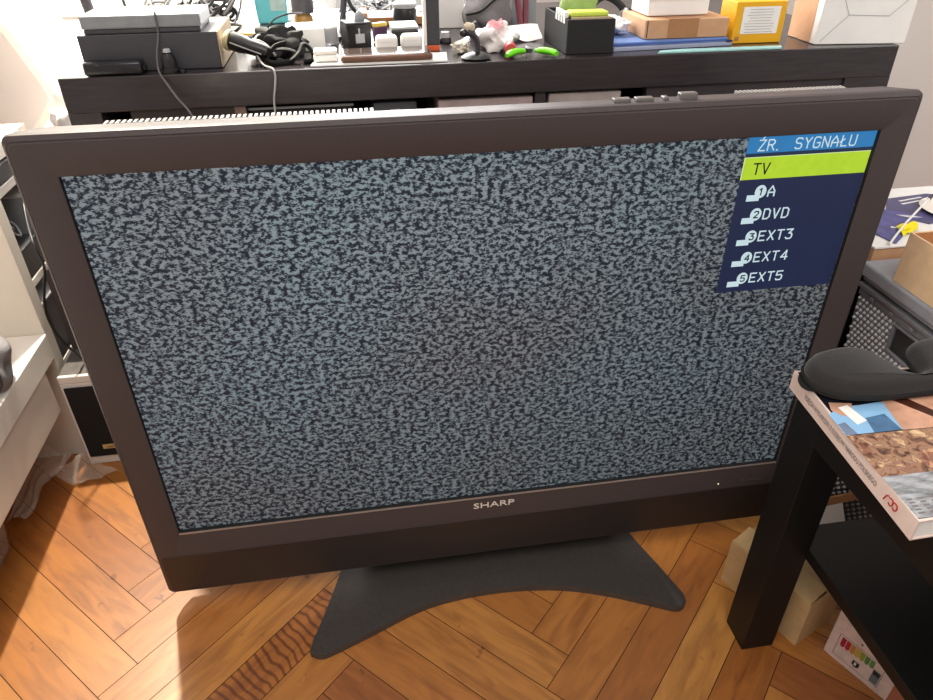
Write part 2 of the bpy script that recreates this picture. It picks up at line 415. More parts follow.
# stroke lettering of the on-screen menu (cell 5 wide, 7 high)
G = {
 'Z': [[(0,7),(4.4,7),(0,0),(4.4,0)]], 'acute': [[(2,7.9),(3,9)]],
 'R': [[(0,0),(0,7),(3.2,7),(4.3,6),(4.3,4.7),(3.2,3.6),(0,3.6)],[(2.2,3.6),(4.5,0)]],
 '.': [[(0,0),(.7,0)]], 'S': [[(4.4,6.2),(3.5,7),(.9,7),(0,6),(0,4.7),(.9,3.7),(3.5,3.5),(4.4,2.5),(4.4,1),(3.5,0),(.9,0),(0,.8)]],
 'Y': [[(0,7),(2.2,3.6),(4.4,7)],[(2.2,3.6),(2.2,0)]],
 'G': [[(4.4,6.2),(3.5,7),(.9,7),(0,6),(0,1),(.9,0),(3.5,0),(4.4,1),(4.4,3.2),(2.4,3.2)]],
 'N': [[(0,0),(0,7),(4.4,0),(4.4,7)]], 'A': [[(0,0),(0,3.5),(2.2,7),(4.4,3.5),(4.4,0)],[(0,2.6),(4.4,2.6)]],
 'L': [[(.6,7),(.6,0),(4.4,0)]], 'slash': [[(-.6,2.6),(2.4,4.6)]],
 'U': [[(0,7),(0,1),(.9,0),(3.5,0),(4.4,1),(4.4,7)]], 'T': [[(0,7),(4.6,7)],[(2.3,7),(2.3,0)]],
 'V': [[(0,7),(2.2,0),(4.4,7)]], 'D': [[(0,0),(0,7),(3,7),(4.4,5.6),(4.4,1.4),(3,0),(0,0)]],
 'E': [[(4.4,7),(0,7),(0,0),(4.4,0)],[(0,3.6),(3.6,3.6)]], 'X': [[(0,7),(4.4,0)],[(4.4,7),(0,0)]],
 '1': [[(.8,5.6),(2.4,7),(2.4,0)]], '2': [[(0,6),(.9,7),(3.5,7),(4.4,6),(4.4,4.6),(0,0),(4.4,0)]],
 '3': [[(0,7),(4.4,7),(2,4.2),(3.4,4.1),(4.4,3),(4.4,1),(3.5,0),(.9,0),(0,.9)]],
 '4': [[(3.6,0),(3.6,7),(0,2),(4.8,2)]],
 '5': [[(4.4,7),(.3,7),(0,3.8),(3.4,4.1),(4.4,3.1),(4.4,1),(3.4,0),(.8,0),(0,.8)]],
}
def strokes(bm, s, x, z, y, h, adv, w, d=.0002):
    u = h/7
    for ch in s:
        for gl in {'Ź': ['Z', 'acute'], 'Ł': ['L', 'slash']}.get(ch, [ch]):
            for line in G.get(gl, []):
                for (a, b), (c, e) in zip(line, line[1:]):
                    p, q = Vector((x+a*u, z+b*u)), Vector((x+c*u, z+e*u)); t = (q-p)
                    if t.length < 1e-9: continue
                    t.normalize(); p = p-t*w*.4; q = q+t*w*.4; nn = Vector((-t.y, t.x))*w/2
                    P = [p-nn, q-nn, q+nn, p+nn]
                    fr = [bm.verts.new((k.x, y-d, k.y)) for k in P]; bk = [bm.verts.new((k.x, y, k.y)) for k in P]
                    bm.faces.new(fr); bm.faces.new(bk[::-1])
                    for i in range(4): bm.faces.new([fr[i], bk[i], bk[(i+1) % 4], fr[(i+1) % 4]])
        x += adv

# ------------------------------------------------------------------ setting
def build_floor():
    w, Lp = .0636, .0636*7; ox, oy = -.593, -.129
    U = Vector((-1, 1)).normalized(); V = Vector((1, 1)).normalized(); O = Vector((ox, oy))
    bm = NB(); uv = bm.loops.layers.uv.new('plank'); col = bm.loops.layers.float_color.new('tone')
    g = .0006; rnd = random.Random(11)
    X0, X1, Y0, Y1 = -1.12, 1.95, -1.25, .98
    def plank(a0, a1, b0, b1, along):
        P = [O+U*a+V*b for a, b in ((a0+g, b0+g), (a1-g, b0+g), (a1-g, b1-g), (a0+g, b1-g))]
        c = sum(P, Vector((0, 0)))/4
        if not (X0-.05 < c.x < X1+.05 and Y0-.05 < c.y < Y1+.05): return
        P = [Vector((min(max(p.x, X0), X1), min(max(p.y, Y0), Y1))) for p in P]
        f = bm.faces.new([bm.verts.new((p.x, p.y, 0)) for p in P])
        if f.normal.z < 0 or True:
            f.normal_update()
            if f.normal.z < 0: f.normal_flip()
        t = (rnd.random(), rnd.random(), 0.0)
        if along == 'v' and abs((Vector((-.3555, -.0945))-O).dot(U)-(a0+a1)/2) < w/2 and b0 < (Vector((-.3555, -.0945))-O).dot(V) < b1: t = (.3, 1, .9)
        ou, ov = rnd.random()*20, rnd.random()*20
        for lp in f.loops:
            p = lp.vert.co.xy-O; a, b = p.dot(U), p.dot(V)
            lp[uv].uv = (a-a0+ou, b-b0+ov) if along == 'u' else (b-b0+ou, a-a0+ov)
            lp[col] = (*t, 1)
    for s in range(-6, 8):
        for k in range(-50, 60):
            a, b = k*w+s*Lp, k*w-s*Lp
            plank(a, a+Lp, b, b+w, 'u')
            plank(a+Lp, a+Lp+w, b+w-Lp, b+w, 'v')
    fl = [bm.verts.new(p) for p in ((X0, Y0, -.0012), (X1, Y0, -.0012), (X1, Y1, -.0012), (X0, Y1, -.0012))]
    f = bm.faces.new(fl); f.material_index = 1
    o = obj('floor', bm, [M['floor'], M['gap']]); o['kind'] = 'structure'
build_floor()

bm = NB()      # back wall with the window opening
WX0, WX1, WZ0, WZ1 = -.80, .25, .30, 2.3
for a in ((-1.12, WX0, 0, 2.7), (WX1, 1.95, 0, 2.7), (WX0, WX1, 0, WZ0), (WX0, WX1, WZ1, 2.7)):
    box(bm, a[0], a[1], .95, 1.15, a[2], a[3], 0)
struct('wall_back', bm, M['wall'])
struct('wall_left', B(-1.22, -1.12, -1.25, 1.15, 0, 2.7, bev=0), M['wall'])
bm = NB(); box(bm, -.690, -.552, .800, .855, .743, .752, .002); struct('trim_1', bm, M['white'])
wf = NB()
for a in ((WX0, WX0+.05, WZ0, WZ1), (WX1-.05, WX1, WZ0, WZ1), (WX0+.05, WX1-.05, WZ0, WZ0+.05), (WX0+.05, WX1-.05, WZ1-.05, WZ1), (-.30, -.25, WZ0+.05, WZ1-.05)):
    box(wf, a[0], a[1], 1.145, 1.19, a[2], a[3], .004)
win = struct('window_1', wf, M['white'])
pane = NB(); box(pane, WX0+.05, -.30, 1.16, 1.164, WZ0+.05, WZ1-.05, 0); box(pane, -.25, WX1-.05, 1.16, 1.164, WZ0+.05, WZ1-.05, 0)
gm = film_mat('window_glass', (240, 245, 250), .06); struct('pane', pane, gm, win)
struct('baseboard_back', B(WX1+.02, 1.95, .935, .949, 0.001, .07, bev=.003), M['white'])

# curtain, gathered towards its lower end beside the desk
def curtain_edge(z):
    pts = [(.20, -.84), (.50, -.855), (.53, -.84), (.565, -.80), (.59, -.785), (.62, -.80), (.70, -.83), (.78, -.87), (1.2, -.99), (2.3, -1.08)]
    for (a, p), (b, q) in zip(pts, pts[1:]):
        if z <= b: return p+(q-p)*max(0, (z-a))/(b-a)
    return -1.08
bm = NB(); bh = NB()
for k, (b_, mw) in enumerate(((bm, None), (bh, .022))):
    nz = 60; rows = []
    for j in range(nz+1):
        z = .2+2.1*(j/nz)**1.35; x0 = curtain_edge(z); x1 = x0+mw+.012*max(0, z-.5) if mw else -.30
        n = 4 if mw else 70; row = []
        for i in range(n+1):
            x = x0+(x1-x0)*i/n; s = x if mw else x
            y = .88+.012*math.sin((s-x0)*70/(1+.3*z)+z*3)+.006*math.sin(s*31+z*7)-(.003 if mw else 0)
            row.append(b_.verts.new((x, y, z)))
        rows.append(row)
    for j in range(nz):
        for i in range(len(rows[0])-1): b_.faces.new([rows[j][i], rows[j][i+1], rows[j+1][i+1], rows[j+1][i]])
t = thing('curtain', 'white sheer curtain hanging in front of the bright window at the left', 'curtain', (-.6, .88, .2))
obj('drape', bm, M['curtain'], t, True); obj('hem', bh, M['hem'], t, True)

# ------------------------------------------------------------------ television
def rrect(x0, x1, z0, z1, r, n=6):
    out = []
    for cx, cz, a0 in ((x1-r, z1-r, 0), (x0+r, z1-r, 90), (x0+r, z0+r, 180), (x1-r, z0+r, 270)):
        for k in range(n+1):
            a = math.radians(a0+90*k/n); out.append((cx+r*math.cos(a), cz+r*math.sin(a)))
    return out
def ringsolid(bm, loops, cap0=False, cap1=False, mi=0):
    R = [[bm.verts.new((x, y, z)) for x, z in pts] for pts, y in loops]; n = len(R[0])
    for A, D in zip(R, R[1:]):
        for k in range(n): bm.faces.new([A[k], A[(k+1) % n], D[(k+1) % n], D[k]]).material_index = mi
    if cap0: bm.faces.new(R[0][::-1]).material_index = mi
    if cap1: bm.faces.new(R[-1]).material_index = mi
    bmesh.ops.recalc_face_normals(bm, faces=bm.faces)
TX, TZ0, TZ1 = .5105, .040, .7485
SX, SZ0, SZ1 = .465, .172, .7035
tv = thing('television', 'large dark brown flat television showing static and a source menu, standing on the floor', 'television', (0, .03, 0))
bm = NB()
ringsolid(bm, [(rrect(-TX+.014, TX-.014, TZ0+.010, TZ1-.0050, .010), .048),
               (rrect(-TX+.006, TX-.006, TZ0+.004, TZ1-.0032, .010), .032),
               (rrect(-TX+.001, TX-.001, TZ0+.0005, TZ1-.001, .010), .016),
               (rrect(-TX, TX, TZ0, TZ1, .009), .009),
               (rrect(-TX+.001, TX-.001, TZ0+.001, TZ1-.0008, .009), .0045),
               (rrect(-TX+.004, TX-.004, TZ0+.0035, TZ1-.0058, .008), .0016),
               (rrect(-TX+.0055, TX-.0055, TZ0+.005, TZ1-.0072, .008), .0020),
               (rrect(-TX+.0068, TX-.0068, TZ0+.0062, TZ1-.0084, .008), 0),
               (rrect(-SX-.003, SX+.003, SZ0-.003, SZ1+.003, .002), 0),
               (rrect(-SX-.001, SX+.001, SZ0-.001, SZ1+.001, .0015), .0012)])
obj('bezel', bm, M['bezel'], tv, True)
bm = NB(); ringsolid(bm, [(rrect(-SX-.001, SX+.001, SZ0-.001, SZ1+.001, .0015), .0012), (rrect(-SX, SX, SZ0, SZ1, .001), .0065)])
obj('screen_surround', bm, M['inner'], tv)
bm = NB(); ringsolid(bm, [(rrect(-TX+.0075, TX-.0075, TZ0+.007, .124, .008), -.0001), (rrect(-TX+.0083, TX-.0083, TZ0+.0078, .1232, .0075), -.0007)], cap1=True)
obj('speaker_panel', bm, M['bezel_dark'], tv)
bm = NB(); ringsolid(bm, [(rrect(-SX-.0005, SX+.0005, SZ0-.0035, SZ0-.0008, .0002), -.0002), (rrect(-SX-.0005, SX+.0005, SZ0-.0035, SZ0-.0008, .0002), -.0012)], cap1=True)
obj('lip_highlight', bm, pm('lip_sheen', (150, 136, 128), .3, .05), tv)  # paler strip colours in the highlight line below the screen
bm = NB(); f = [bm.verts.new(p) for p in ((-SX, .006, SZ0), (SX, .006, SZ0), (SX, .006, SZ1), (-SX, .006, SZ1))]; bm.faces.new(f)
screen = obj('screen', bm, M['snow'], tv, label='screen full of grey television static')
def flat(name, x0, x1, z0, z1, y, mat, parent):
    b = NB(); b.faces.new([b.verts.new(p) for p in ((x0, y, z0), (x1, y, z0), (x1, y, z1), (x0, y, z1))]); return obj(name, b, mat, parent)
menu = flat('menu_panel', .299, .4645, .494, .7030, .0057, M['osd_panel'], screen)
menu['label'] = 'navy source menu shown on the screen'
# pieces of the menu picture
flat('menu_header', .299, .4645, .6835, .7030, .0054, M['osd_head'], screen)
flat('menu_band', .299, .4645, .679, .6835, .0054, M['osd_band'], screen)
flat('menu_highlight', .2985, .4640, .651, .679, .0054, M['osd_green'], screen)
bm = NB()
for x0, x1, z0, z1 in ((.2985, .464, .6782, .679), (.2985, .2997, .651, .679)):
    bm.faces.new([bm.verts.new(p) for p in ((x0, .0052, z0), (x1, .0052, z0), (x1, .0052, z1), (x0, .0052, z1))])
obj('highlight_edge', bm, M['osd_edge'], screen)
bm = NB(); strokes(bm, 'ŹR. SYGNAŁU', .3135, .6865, .0053, .0126, .0118, .0015)
obj('lettering', bm, M['osd_text'], screen, label='menu heading ŹR. SYGNAŁU')
bm = NB(); strokes(bm, 'TV', .3130, .6575, .0053, .0132, .0120, .0019)
obj('lettering', bm, M['osd_dark'], screen, label='dark lettering TV on the green row')
for k, s in enumerate(('A', 'DVD', 'EXT3', 'EXT4', 'EXT5')):
    z = .6282-.0302*k; x = .3402+.0008*k; cx = .3295+.0007*k
    bm = NB(); strokes(bm, s, x, z, .0053, .0128, .0126, .0018); obj('lettering', bm, M['osd_text'], screen)
    bm = NB(); bm.faces.new([bm.verts.new(p) for p in ((.3125, .0054, z-.0055), (.3295, .0054, z-.0055), (.3295, .0054, z+.0025), (.3125, .0054, z+.0025))])
    bm.faces.new([bm.verts.new((cx+.0076*math.cos(2*PI*i/28), .00535, z+.0065+.0085*math.sin(2*PI*i/28))) for i in range(28)])
    obj('source_icon', bm, M['osd_text'], screen)
    bm = NB(); strokes(bm, str(k+1), cx-.0021, z+.0022, .0052, .0084, .01, .0016); obj('numeral', bm, M['osd_dark'], screen)
bm = text_bm('SHARP', .0158, (0, -.0004, .1475), (1, 0, 0), (0, 0, 1), .0004, 'CENTER', 1.0)
xs = [v.co.x for v in bm.verts]; k = .064/(max(xs)-min(xs))
for v in bm.verts: v.co.x *= k
obj('brand_lettering', bm, M['silver'], tv, label='silver SHARP lettering')
bm = NB(); lathe(bm, (.373, -.0002, .136), [(0, .001), (.0011, .001), (.0011, 0)], 10, (0, -1, 0)); obj('pilot_light', bm, M['led'], tv)
bm = NB(); tube(bm, spline([(.4145+.0032*math.cos(a*PI/5)*1.3, -.0004, .1385+.0022*math.sin(a*PI/5)) for a in range(10)], 1, True), .0005, 6, 1, True)
box(bm, .424, .452, -.0008, -.0001, .1352, .1366, 0)
obj('emblem', bm, pm('dim_print', (86, 80, 76), .5, .05), tv)
# rear housing and its vent ribs
bm = NB(); ringsolid(bm, [(rrect(-.493, .493, .075, .7425, .010), .0484), (rrect(-.488, .488, .085, .738, .02), .060), (rrect(-.42, .42, .11, .70, .03), .105), (rrect(-.38, .38, .14, .66, .03), .118)], True, True)
hous = obj('rear_housing', bm, M['tv_back'], tv, True)
for x0, x1, n in ((-.424, -.134, 48), (.300, .442, 28)):
    bm = NB(); st = (x1-x0)/n
    for i in range(n): box(bm, x0+i*st, x0+i*st+st*.55, .050, .062, .733, .7435, 0)
    obj('vent_ribs', bm, M['rib'], tv)
# key row on the top edge
for (x0, x1, h, y0) in ((.131, .151, .0035, .014), (.157, .178, .0035, .014), (.190, .197, .004, .016), (.209, .230, .0075, .014)):
    bm = NB(); box(bm, x0, x1, y0, y0+.011, .7445, .7475+h, .0016, seg=3)
    if h < .0036:
        for v in bm.verts:
            v.co.z += .0014*abs((v.co.x-(x0+x1)/2)/((x1-x0)/2))**2 if v.co.z > .748 else 0
    obj('control_button', bm, M['tv_back'], tv, True)
bm = NB(); box(bm, -.205, .205, .070, .10, .012, .30, .004); obj('neck', bm, M['inner'], tv, True)  # unseen neck, made extra wide so its shadow covers the foot plate
edge = [(-.2955, -.107), (-.291, -.117), (-.280, -.1215), (-.264, -.1185), (-.2004, -.0935), (-.125, -.0635), (-.0484, -.0510), (.0281, -.0510), (.1036, -.0620), (.1746, -.0855), (.2406, -.1165), (.262, -.1265), (.276, -.1285), (.2865, -.1205), (.2885, -.1085),
        (.275, -.062), (.2545, .0018), (.236, .062), (.20, .13), (.12, .17), (0, .182), (-.12, .172), (-.20, .135), (-.235, .07), (-.2526, .0156), (-.276, -.055)]
pts = [(p.x, p.y) for p in spline([(x, y, 0) for x, y in edge], 4, True)]
bm = NB(); prism(bm, pts, .0005, .0125, .0045, seg=3); obj('stand_base', bm, M['stand'], tv, True, label='dark grey crescent foot plate')

# ------------------------------------------------------------------ desk behind the television
DZ = .743; DY0, DY1, DX0, DX1 = .284, .855, -.542, .684
desk = thing('desk', 'black-brown wooden desk behind the television, crowded with clutter', 'desk', (.07, .58, 0))
obj('desktop', B(DX0, DX1, DY0, DY1, .697, DZ, bev=.0015), M['desktop'], desk)
for x0, x1 in ((DX0+.0002, -.5), (.607, DX1-.0002)):
    obj('side_panel', B(x0, x1, DY0+.0002, DY1-.002, .001, .697, bev=0), M['blackbrown'], desk)
obj('divider', B(-.324, -.308, DY0+.004, DY1-.01, .5205, .6965, bev=.001), pm('brown_divider', (110, 88, 80), .5), desk)
obj('divider', B(.110, .126, DY0+.004, DY1-.01, .5205, .6965, bev=.001), M['blackbrown'], desk)
obj('shelf', B(-.4995, .6065, DY0+.003, DY1-.003, .50, .52, bev=.001), M['blackbrown'], desk)
obj('back_panel', B(-.4995, .6065, DY1-.009, DY1-.003, .521, .6965, bev=0), M['blackbrown'], desk)
obj('drawer_front', B(.283, .6065, DY0+.004, DY0+.02, .5215, .6965, bev=0), M['blackbrown'], desk)
obj('drawer_front', B(-.464, -.3245, DY0+.008, DY0+.024, .5215, .6955, bev=.001), pm('drawer_veneer', (40, 32, 32), .5, .2, 14, stretch=(1, 12, 12)), desk)
# things inside the desk
def shelfbox(name, x0, x1, y0, y1, z1, mat, label, cat, extra=None):
    t = thing(name, label, cat, ((x0+x1)/2, (y0+y1)/2, .5205))
    obj('body', B(x0, x1, y0, y1, .5205, z1, bev=.003), mat, t)
    if extra: extra(t)
    return t
def e1(t):
    obj('tray_rim', B(-.306, -.158, .295, .2975, .688, .6915, bev=.0005), M['grey'], t)
shelfbox('dark_box', -.304, -.16, .2978, .50, .687, M['blackm'], 'black storage box with a pale rim in the desk compartment, left', 'box', e1)
def e2(t):
    bm = B(-.106, -.090, .2962, .2968, .676, .680, bev=0); obj('badge', bm, M['lgrey'], t)
shelfbox('set_top_box', -.130, -.066, .297, .45, .690, pm('slate_plastic', (72, 74, 80), .5), 'slate grey device with a small badge in the desk compartment', 'device', e2)
shelfbox('carton', -.035, .1075, .292, .47, .691, pm('greyish_pink_card', (150, 134, 132), .7), 'greyish pink carton filling the middle desk compartment', 'box', lambda t: obj('flap', B(-.034, .1065, .2908, .2918, .60, .690, bev=0), pm('greyish_pink_flap', (158, 140, 138), .7), t))
shelfbox('carton', .131, .2435, .290, .47, .6935, pm('warm_grey_card', (150, 138, 134), .6), 'warm grey carton in the desk compartment right of the middle', 'box', lambda t: obj('flap', B(.132, .2425, .2888, .2898, .60, .6925, bev=0), pm('warm_grey_flap', (158, 146, 142), .6), t))

# ------------------------------------------------------------------ clutter on the desk
Z0 = DZ+.0005
def item(name, label, cat, x, y, z=Z0, group=None): return thing(name, label, cat, (x, y, z), group)

t = item('hifi_box', 'big black box with a tan right end standing at the left end of the desk', 'box', -.42, .38)
obj('body', B(-.512, -.3335, .312, .447, Z0, .790, bev=.001), M['dgrey'], t)
obj('end_panel', B(-.3332, -.3315, .3135, .447, Z0+.001, .7895, bev=0), M['tan'], t, label='tan right end panel')
t = item('set_top_box', 'flat grey box lying on top of the big black box', 'box', -.43, .34, .7905)
obj('body', B(-.504, -.351, .3135, .400, .7965, .813, bev=.002), M['grey'], t)
obj('base', B(-.502, -.353, .3155, .398, .7905, .7962, bev=.001), M['dgrey'], t)
t = item('power_adapter', 'small black power adapter on the front left edge of the desk', 'adapter', -.47, .30)
obj('body', B(-.5075, -.433, .2865, .3112, Z0, .7605, bev=.004, seg=3), pm('adapter_gloss', (30, 30, 34), .2, .05), t, True)
obj('socket', B(-.4328, -.430, .292, .303, .748, .754, bev=.001), M['blackm'], t)
t = item('suction_mount', 'small glossy black mount standing in front of the big black box', 'mount', -.402, .297)
bm = NB(); lathe(bm, (-.399, .2978, Z0), [(0, 0), (.0132, 0), (.0136, .003), (.0100, .006), (.0095, .016), (.0062, .024), (0, .025)], 20); obj('body', bm, M['black'], t, True)
bm = NB(); lathe(bm, (-.382, .291, Z0), [(0, 0), (.0042, 0), (.0042, .005), (0, .006)], 12); obj('knob', bm, M['black'], t, True)
bm = NB(); lathe(bm, (-.399, .2978, Z0+.0252), [(0, 0), (.005, 0), (.0045, .004), (0, .005)], 14); obj('cap', bm, M['lgrey'], t, True, label='pale cap')
bm = NB(); tube(bm, [(-.43, .40, .8165), (-.418, .36, .8155), (-.4085, .320, .8155), (-.4065, .3115, .812), (-.4075, .3095, .79), (-.413, .300, .765), (-.411, .283, .7475), (-.403, .276, .733), (-.392, .268, .716), (-.377, .258, .697), (-.365, .25, .66), (-.36, .25, .60)], .0014, 8, 6)
single('cable', bm, M['cable'], 'thin grey cable hanging over the black box and down behind the television', 'cable', smooth=True)
bm = NB(); tube(bm, [(-.262, .42, .765), (-.280, .36, .7765), (-.2855, .33, .775), (-.285, .318, .759), (-.276, .300, .7475), (-.263, .284, .7452), (-.260, .2775, .738), (-.262, .274, .724), (-.266, .27, .705), (-.268, .27, .66)], .0014, 8, 6)
single('cable', bm, M['cable_lg'], 'thin pale grey cable draped over the desk edge right of the black box', 'cable', smooth=True)

t = item('flashlight', 'black flashlight with a tan ring leaning against the big black box', 'flashlight', -.30, .34)
a = Vector((-.3240, .340, .775)); d = (Vector((-.264, .3155, .7585))-a).normalized()
bm = NB(); lathe(bm, a, [(0, -.002), (.0115, -.002), (.0142, .001), (.0142, .005), (.0115, .007)], 20, d); obj('ring', bm, M['cork'], t, True)
bm = NB(); lathe(bm, a, [(0, .0045), (.0126, .0045), (.0126, .022), (.0105, .032), (.0098, .056), (.007, .062), (0, .062)], 20, d); obj('barrel', bm, M['black'], t, True)
bm = NB(); tube(bm, [a+d*.006+Vector((-.001, -.0140, 0)), a+d*.03+Vector((0, -.0125, -.002)), a+d*.052+Vector((0, -.0115, -.003))], .0012, 6, 4); obj('clip', bm, M['steel'], t, True)
bm = NB(); tube(bm, [(-.285, .335, .748), (-.268, .330, .759), (-.248, .327, .762), (-.232, .325, .757), (-.238, .318, .748), (-.258, .312, .746), (-.272, .318, .750), (-.262, .33, .764), (-.246, .338, .768)], (.0052), 8, 6, flat=.45)
tube(bm, [(-.258, .326, .748), (-.244, .318, .747), (-.228, .324, .757), (-.221, .33, .767), (-.211, .33, .760), (-.209, .322, .748), (-.222, .318, .746)], .0060, 8, 6, flat=.45)
single('strap', bm, M['blackm'], 'black looped strap lying in folds beside the flashlight', 'strap', smooth=True)
t = item('pouch', 'crumpled black pouch behind the looped strap', 'pouch', -.27, .37)
bm = NB(); blob(bm, (-.262, .374, .760), (.038, .022, .022), 3, .3, 4, Z0); obj('body', bm, M['blackm'], t, True)
bm = NB(); tube(bm, [(-.292, .355, .772), (-.279, .348, .769), (-.268, .346, .76), (-.262, .346, .75)], .0016, 6, 5); obj('cord', bm, M['cable_white'], t, True)
t = item('white_box', 'white adapter box lying behind the looped strap', 'box', -.22, .385)
bm = NB(); obox(bm, (-.247, .402), (1, .05), (-.08, 1), .056, .062, Z0, .776, .003); obj('body', bm, M['paper'], t, True)
bm = NB(); tube(bm, [(-.224, .455, .7765), (-.221, .43, .7765), (-.219, .41, .7765)], .0012, 6, 4); obj('seam', bm, M['lgrey'], t)
t = item('tumbler', 'tall clear plastic cup with grey contents at the back of the desk', 'cup', -.187, .455)
bm = NB(); lathe(bm, (-.187, .465, Z0), [(0, .0), (.0155, 0), (.0185, .085), (.0178, .085), (.0150, .002), (0, .002)], 24); obj('cup', bm, M['cup'], t, True)
bm = NB(); lathe(bm, (-.187, .465, Z0+.0025), [(0, 0), (.0138, 0), (.0148, .022), (0, .022)], 20); obj('contents', bm, M['lgrey'], t, True)
bm = NB(); tube(bm, [(-.187, .465, Z0+.026), (-.1885, .466, Z0+.06), (-.187, .466, Z0+.10)], .0012, 6, 4); obj('stirrer', bm, M['cable_white'], t, True)
t = item('sheet_of_card', 'white card lying flat on the desk edge under the brown phone', 'card', -.11, .33)
bm = NB(); prism(bm, [(-.212, .2935), (-.020, .2925), (-.014, .350), (-.20, .362)], Z0, Z0+.0022, 0); obj('sheet', bm, M['paper'], t)
t = item('white_case', 'small white case with a rounded top beside the phone', 'case', -.187, .322, Z0+.003)
obj('lower_shell', B(-.2075, -.1735, .306, .332, Z0+.003, Z0+.012, bev=.003, seg=3), M['paper'], t, True)
obj('lid', B(-.207, -.174, .3065, .3315, Z0+.0123, Z0+.0185, bev=.003, seg=3), M['white'], t, True)
t = item('phone', 'phone in a brown case lying face up on the white card', 'phone', -.11, .305, Z0+.003)
obj('case', B(-.1695, -.0405, .2955, .352, Z0+.003, Z0+.0115, bev=.003, seg=3), M['phone'], t, True)
obj('glass', B(-.1665, -.0435, .299, .349, Z0+.0113, Z0+.0122, bev=.0003), M['glassblack'], t)
for k, (x, y, lab) in enumerate(((-.101, .362, 'white rounded earbud case behind the phone, the left of two'), (-.063, .366, 'white rounded earbud case behind the phone, the right of two'))):
    t = item('earbud_case', lab, 'case', x, y, Z0+(.0028 if k == 0 else 0), 'white earbud cases')
    zz = Z0+(.0028 if k == 0 else 0)
    zz = Z0
    bm = NB(); box(bm, x-.0165, x+.0165, y-.002, y+.020, zz+.0026, zz+.0255, .007, seg=5); obj('shell', bm, M['paper'], t, True)
    bm = NB(); box(bm, x-.0110, x+.0110, y-.0022, y+.010, zz+.0165, zz+.0168, 0); obj('seam', bm, M['lgrey'], t)
t = item('cube_box', 'black cube box with a pale hang tag, tilted, behind the phone', 'box', -.135, .44)
bm = NB(); obox(bm, (-.158, .405), (1, .25), (-.25, 1), .038, .036, Z0+.0002, .778, .001); obj('body', bm, M['black'], t)
bm = NB(); obox(bm, (-.1585, .4045), (1, .25), (-.25, 1), .039, .037, .7782, .781, .001); obj('lid', bm, M['dgrey'], t)
dv = Vector((1, .25, 0)).normalized(); nv = Vector((.25, -1, 0)).normalized(); o0 = Vector((-.158, .405, 0))+nv*.0012
bm = NB(); quadbox(bm, [tuple(o0+dv*u+nv*w+Vector((0, 0, z))) for z in (.752, .765) for u, w in ((.013, 0), (.027, 0), (.027, -.0008), (.013, -.0008))], 0)
quadbox(bm, [tuple(o0+dv*u+nv*w+Vector((0, 0, z))) for z in (.765, .773) for u, w in ((.018, 0), (.0205, 0), (.0205, -.0008), (.018, -.0008))], 0)
obj('hang_tag', bm, M['lgrey'], t)
bm = NB(); lathe(bm, (-.137, .428, .7812), [(0, 0), (.008, 0), (.007, .008), (.003, .013), (0, .014)], 16); obj('knob', bm, M['grey'], t, True)
t = item('stand_post', 'slanting black post rising behind the cube box', 'post', -.165, .50)
bm = NB(); lathe(bm, (-.166, .500, Z0), [(0, 0), (.016, 0), (.016, .006), (.006, .010), (0, .010)], 20); obj('foot', bm, M['black'], t, True)
bm = NB(); tube(bm, [(-.166, .500, Z0+.008), (-.158, .505, .80), (-.146, .51, .88)], .0052, 10, 2); obj('shaft', bm, M['dgrey'], t, True)
bm = NB(); tube(bm, [(-.154, .498, .86), (-.150, .494, .80), (-.128, .485, .776), (-.104, .475, .753), (-.094, .46, .746)], .003, 8, 6)
single('cable', bm, M['cable_black'], 'thick black cable curving down right of the slanting post', 'cable', smooth=True)
t = item('screen_edge', 'upright dark panel with a silver edge and orange foot at the middle of the desk', 'panel', -.03, .385)
obj('panel', B(-.0395, -.0205, .372, .385, .752, .93, bev=.001), M['dgrey'], t)
obj('edge_strip', B(-.0445, -.0400, .370, .386, Z0, .93, bev=.001), M['silver'], t, label='silver edge strip')
obj('foot', B(-.0395, -.0205, .371, .386, Z0, .7515, bev=.001), M['orange'], t, label='orange foot')
# things behind the phone, left of the upright panel
t = item('black_box', 'low black box lying left of the upright silver-edged panel', 'box', -.07, .47)
obj('body', B(-.088, -.046, .440, .50, Z0, .764, bev=.002), M['black'], t); obj('lid', B(-.0885, -.0455, .4395, .5005, .7642, .768, bev=.001), M['lgrey'], t)
t = item('jar', 'dark jar with a pale lid behind the low black box', 'jar', -.055, .58)
bm = NB(); lathe(bm, (-.055, .585, Z0), [(0, 0), (.020, 0), (.021, .003), (.021, .030), (.019, .033), (0, .033)], 24); obj('body', bm, M['black'], t, True)
bm = NB(); lathe(bm, (-.055, .585, Z0+.0335), [(0, 0), (.021, 0), (.021, .006), (.019, .008), (0, .008)], 24); obj('lid', bm, M['lgrey'], t, True)
t = item('small_carton', 'small purple and yellow carton leaning left of the low black box', 'box', -.10, .49)
bm = NB(); obox(bm, (-.113, .455), (1, .5), (-.5, 1), .022, .010, Z0, .766, .001); obj('body', bm, pm('plum_card', (92, 62, 92), .5), t)
bm = NB(); obox(bm, (-.1133, .4548), (1, .5), (-.5, 1), .0226, .0106, .7662, .772, .001); obj('flap', bm, M['yolk'], t)
t = item('wooden_board', 'brown wooden board lying at the back behind the jar', 'board', -.09, .66)
obj('board', B(-.135, -.02, .62, .70, Z0, .757, bev=.001), M['card_dark'], t); obj('batten', B(-.13, -.118, .625, .695, .7572, .764, bev=.001), M['card'], t)
t = item('wire_bundle', 'heap of silver and grey wire offcuts at the back centre of the desk', 'wires', -.09, .76)
rnd = random.Random(5)
bm = NB()
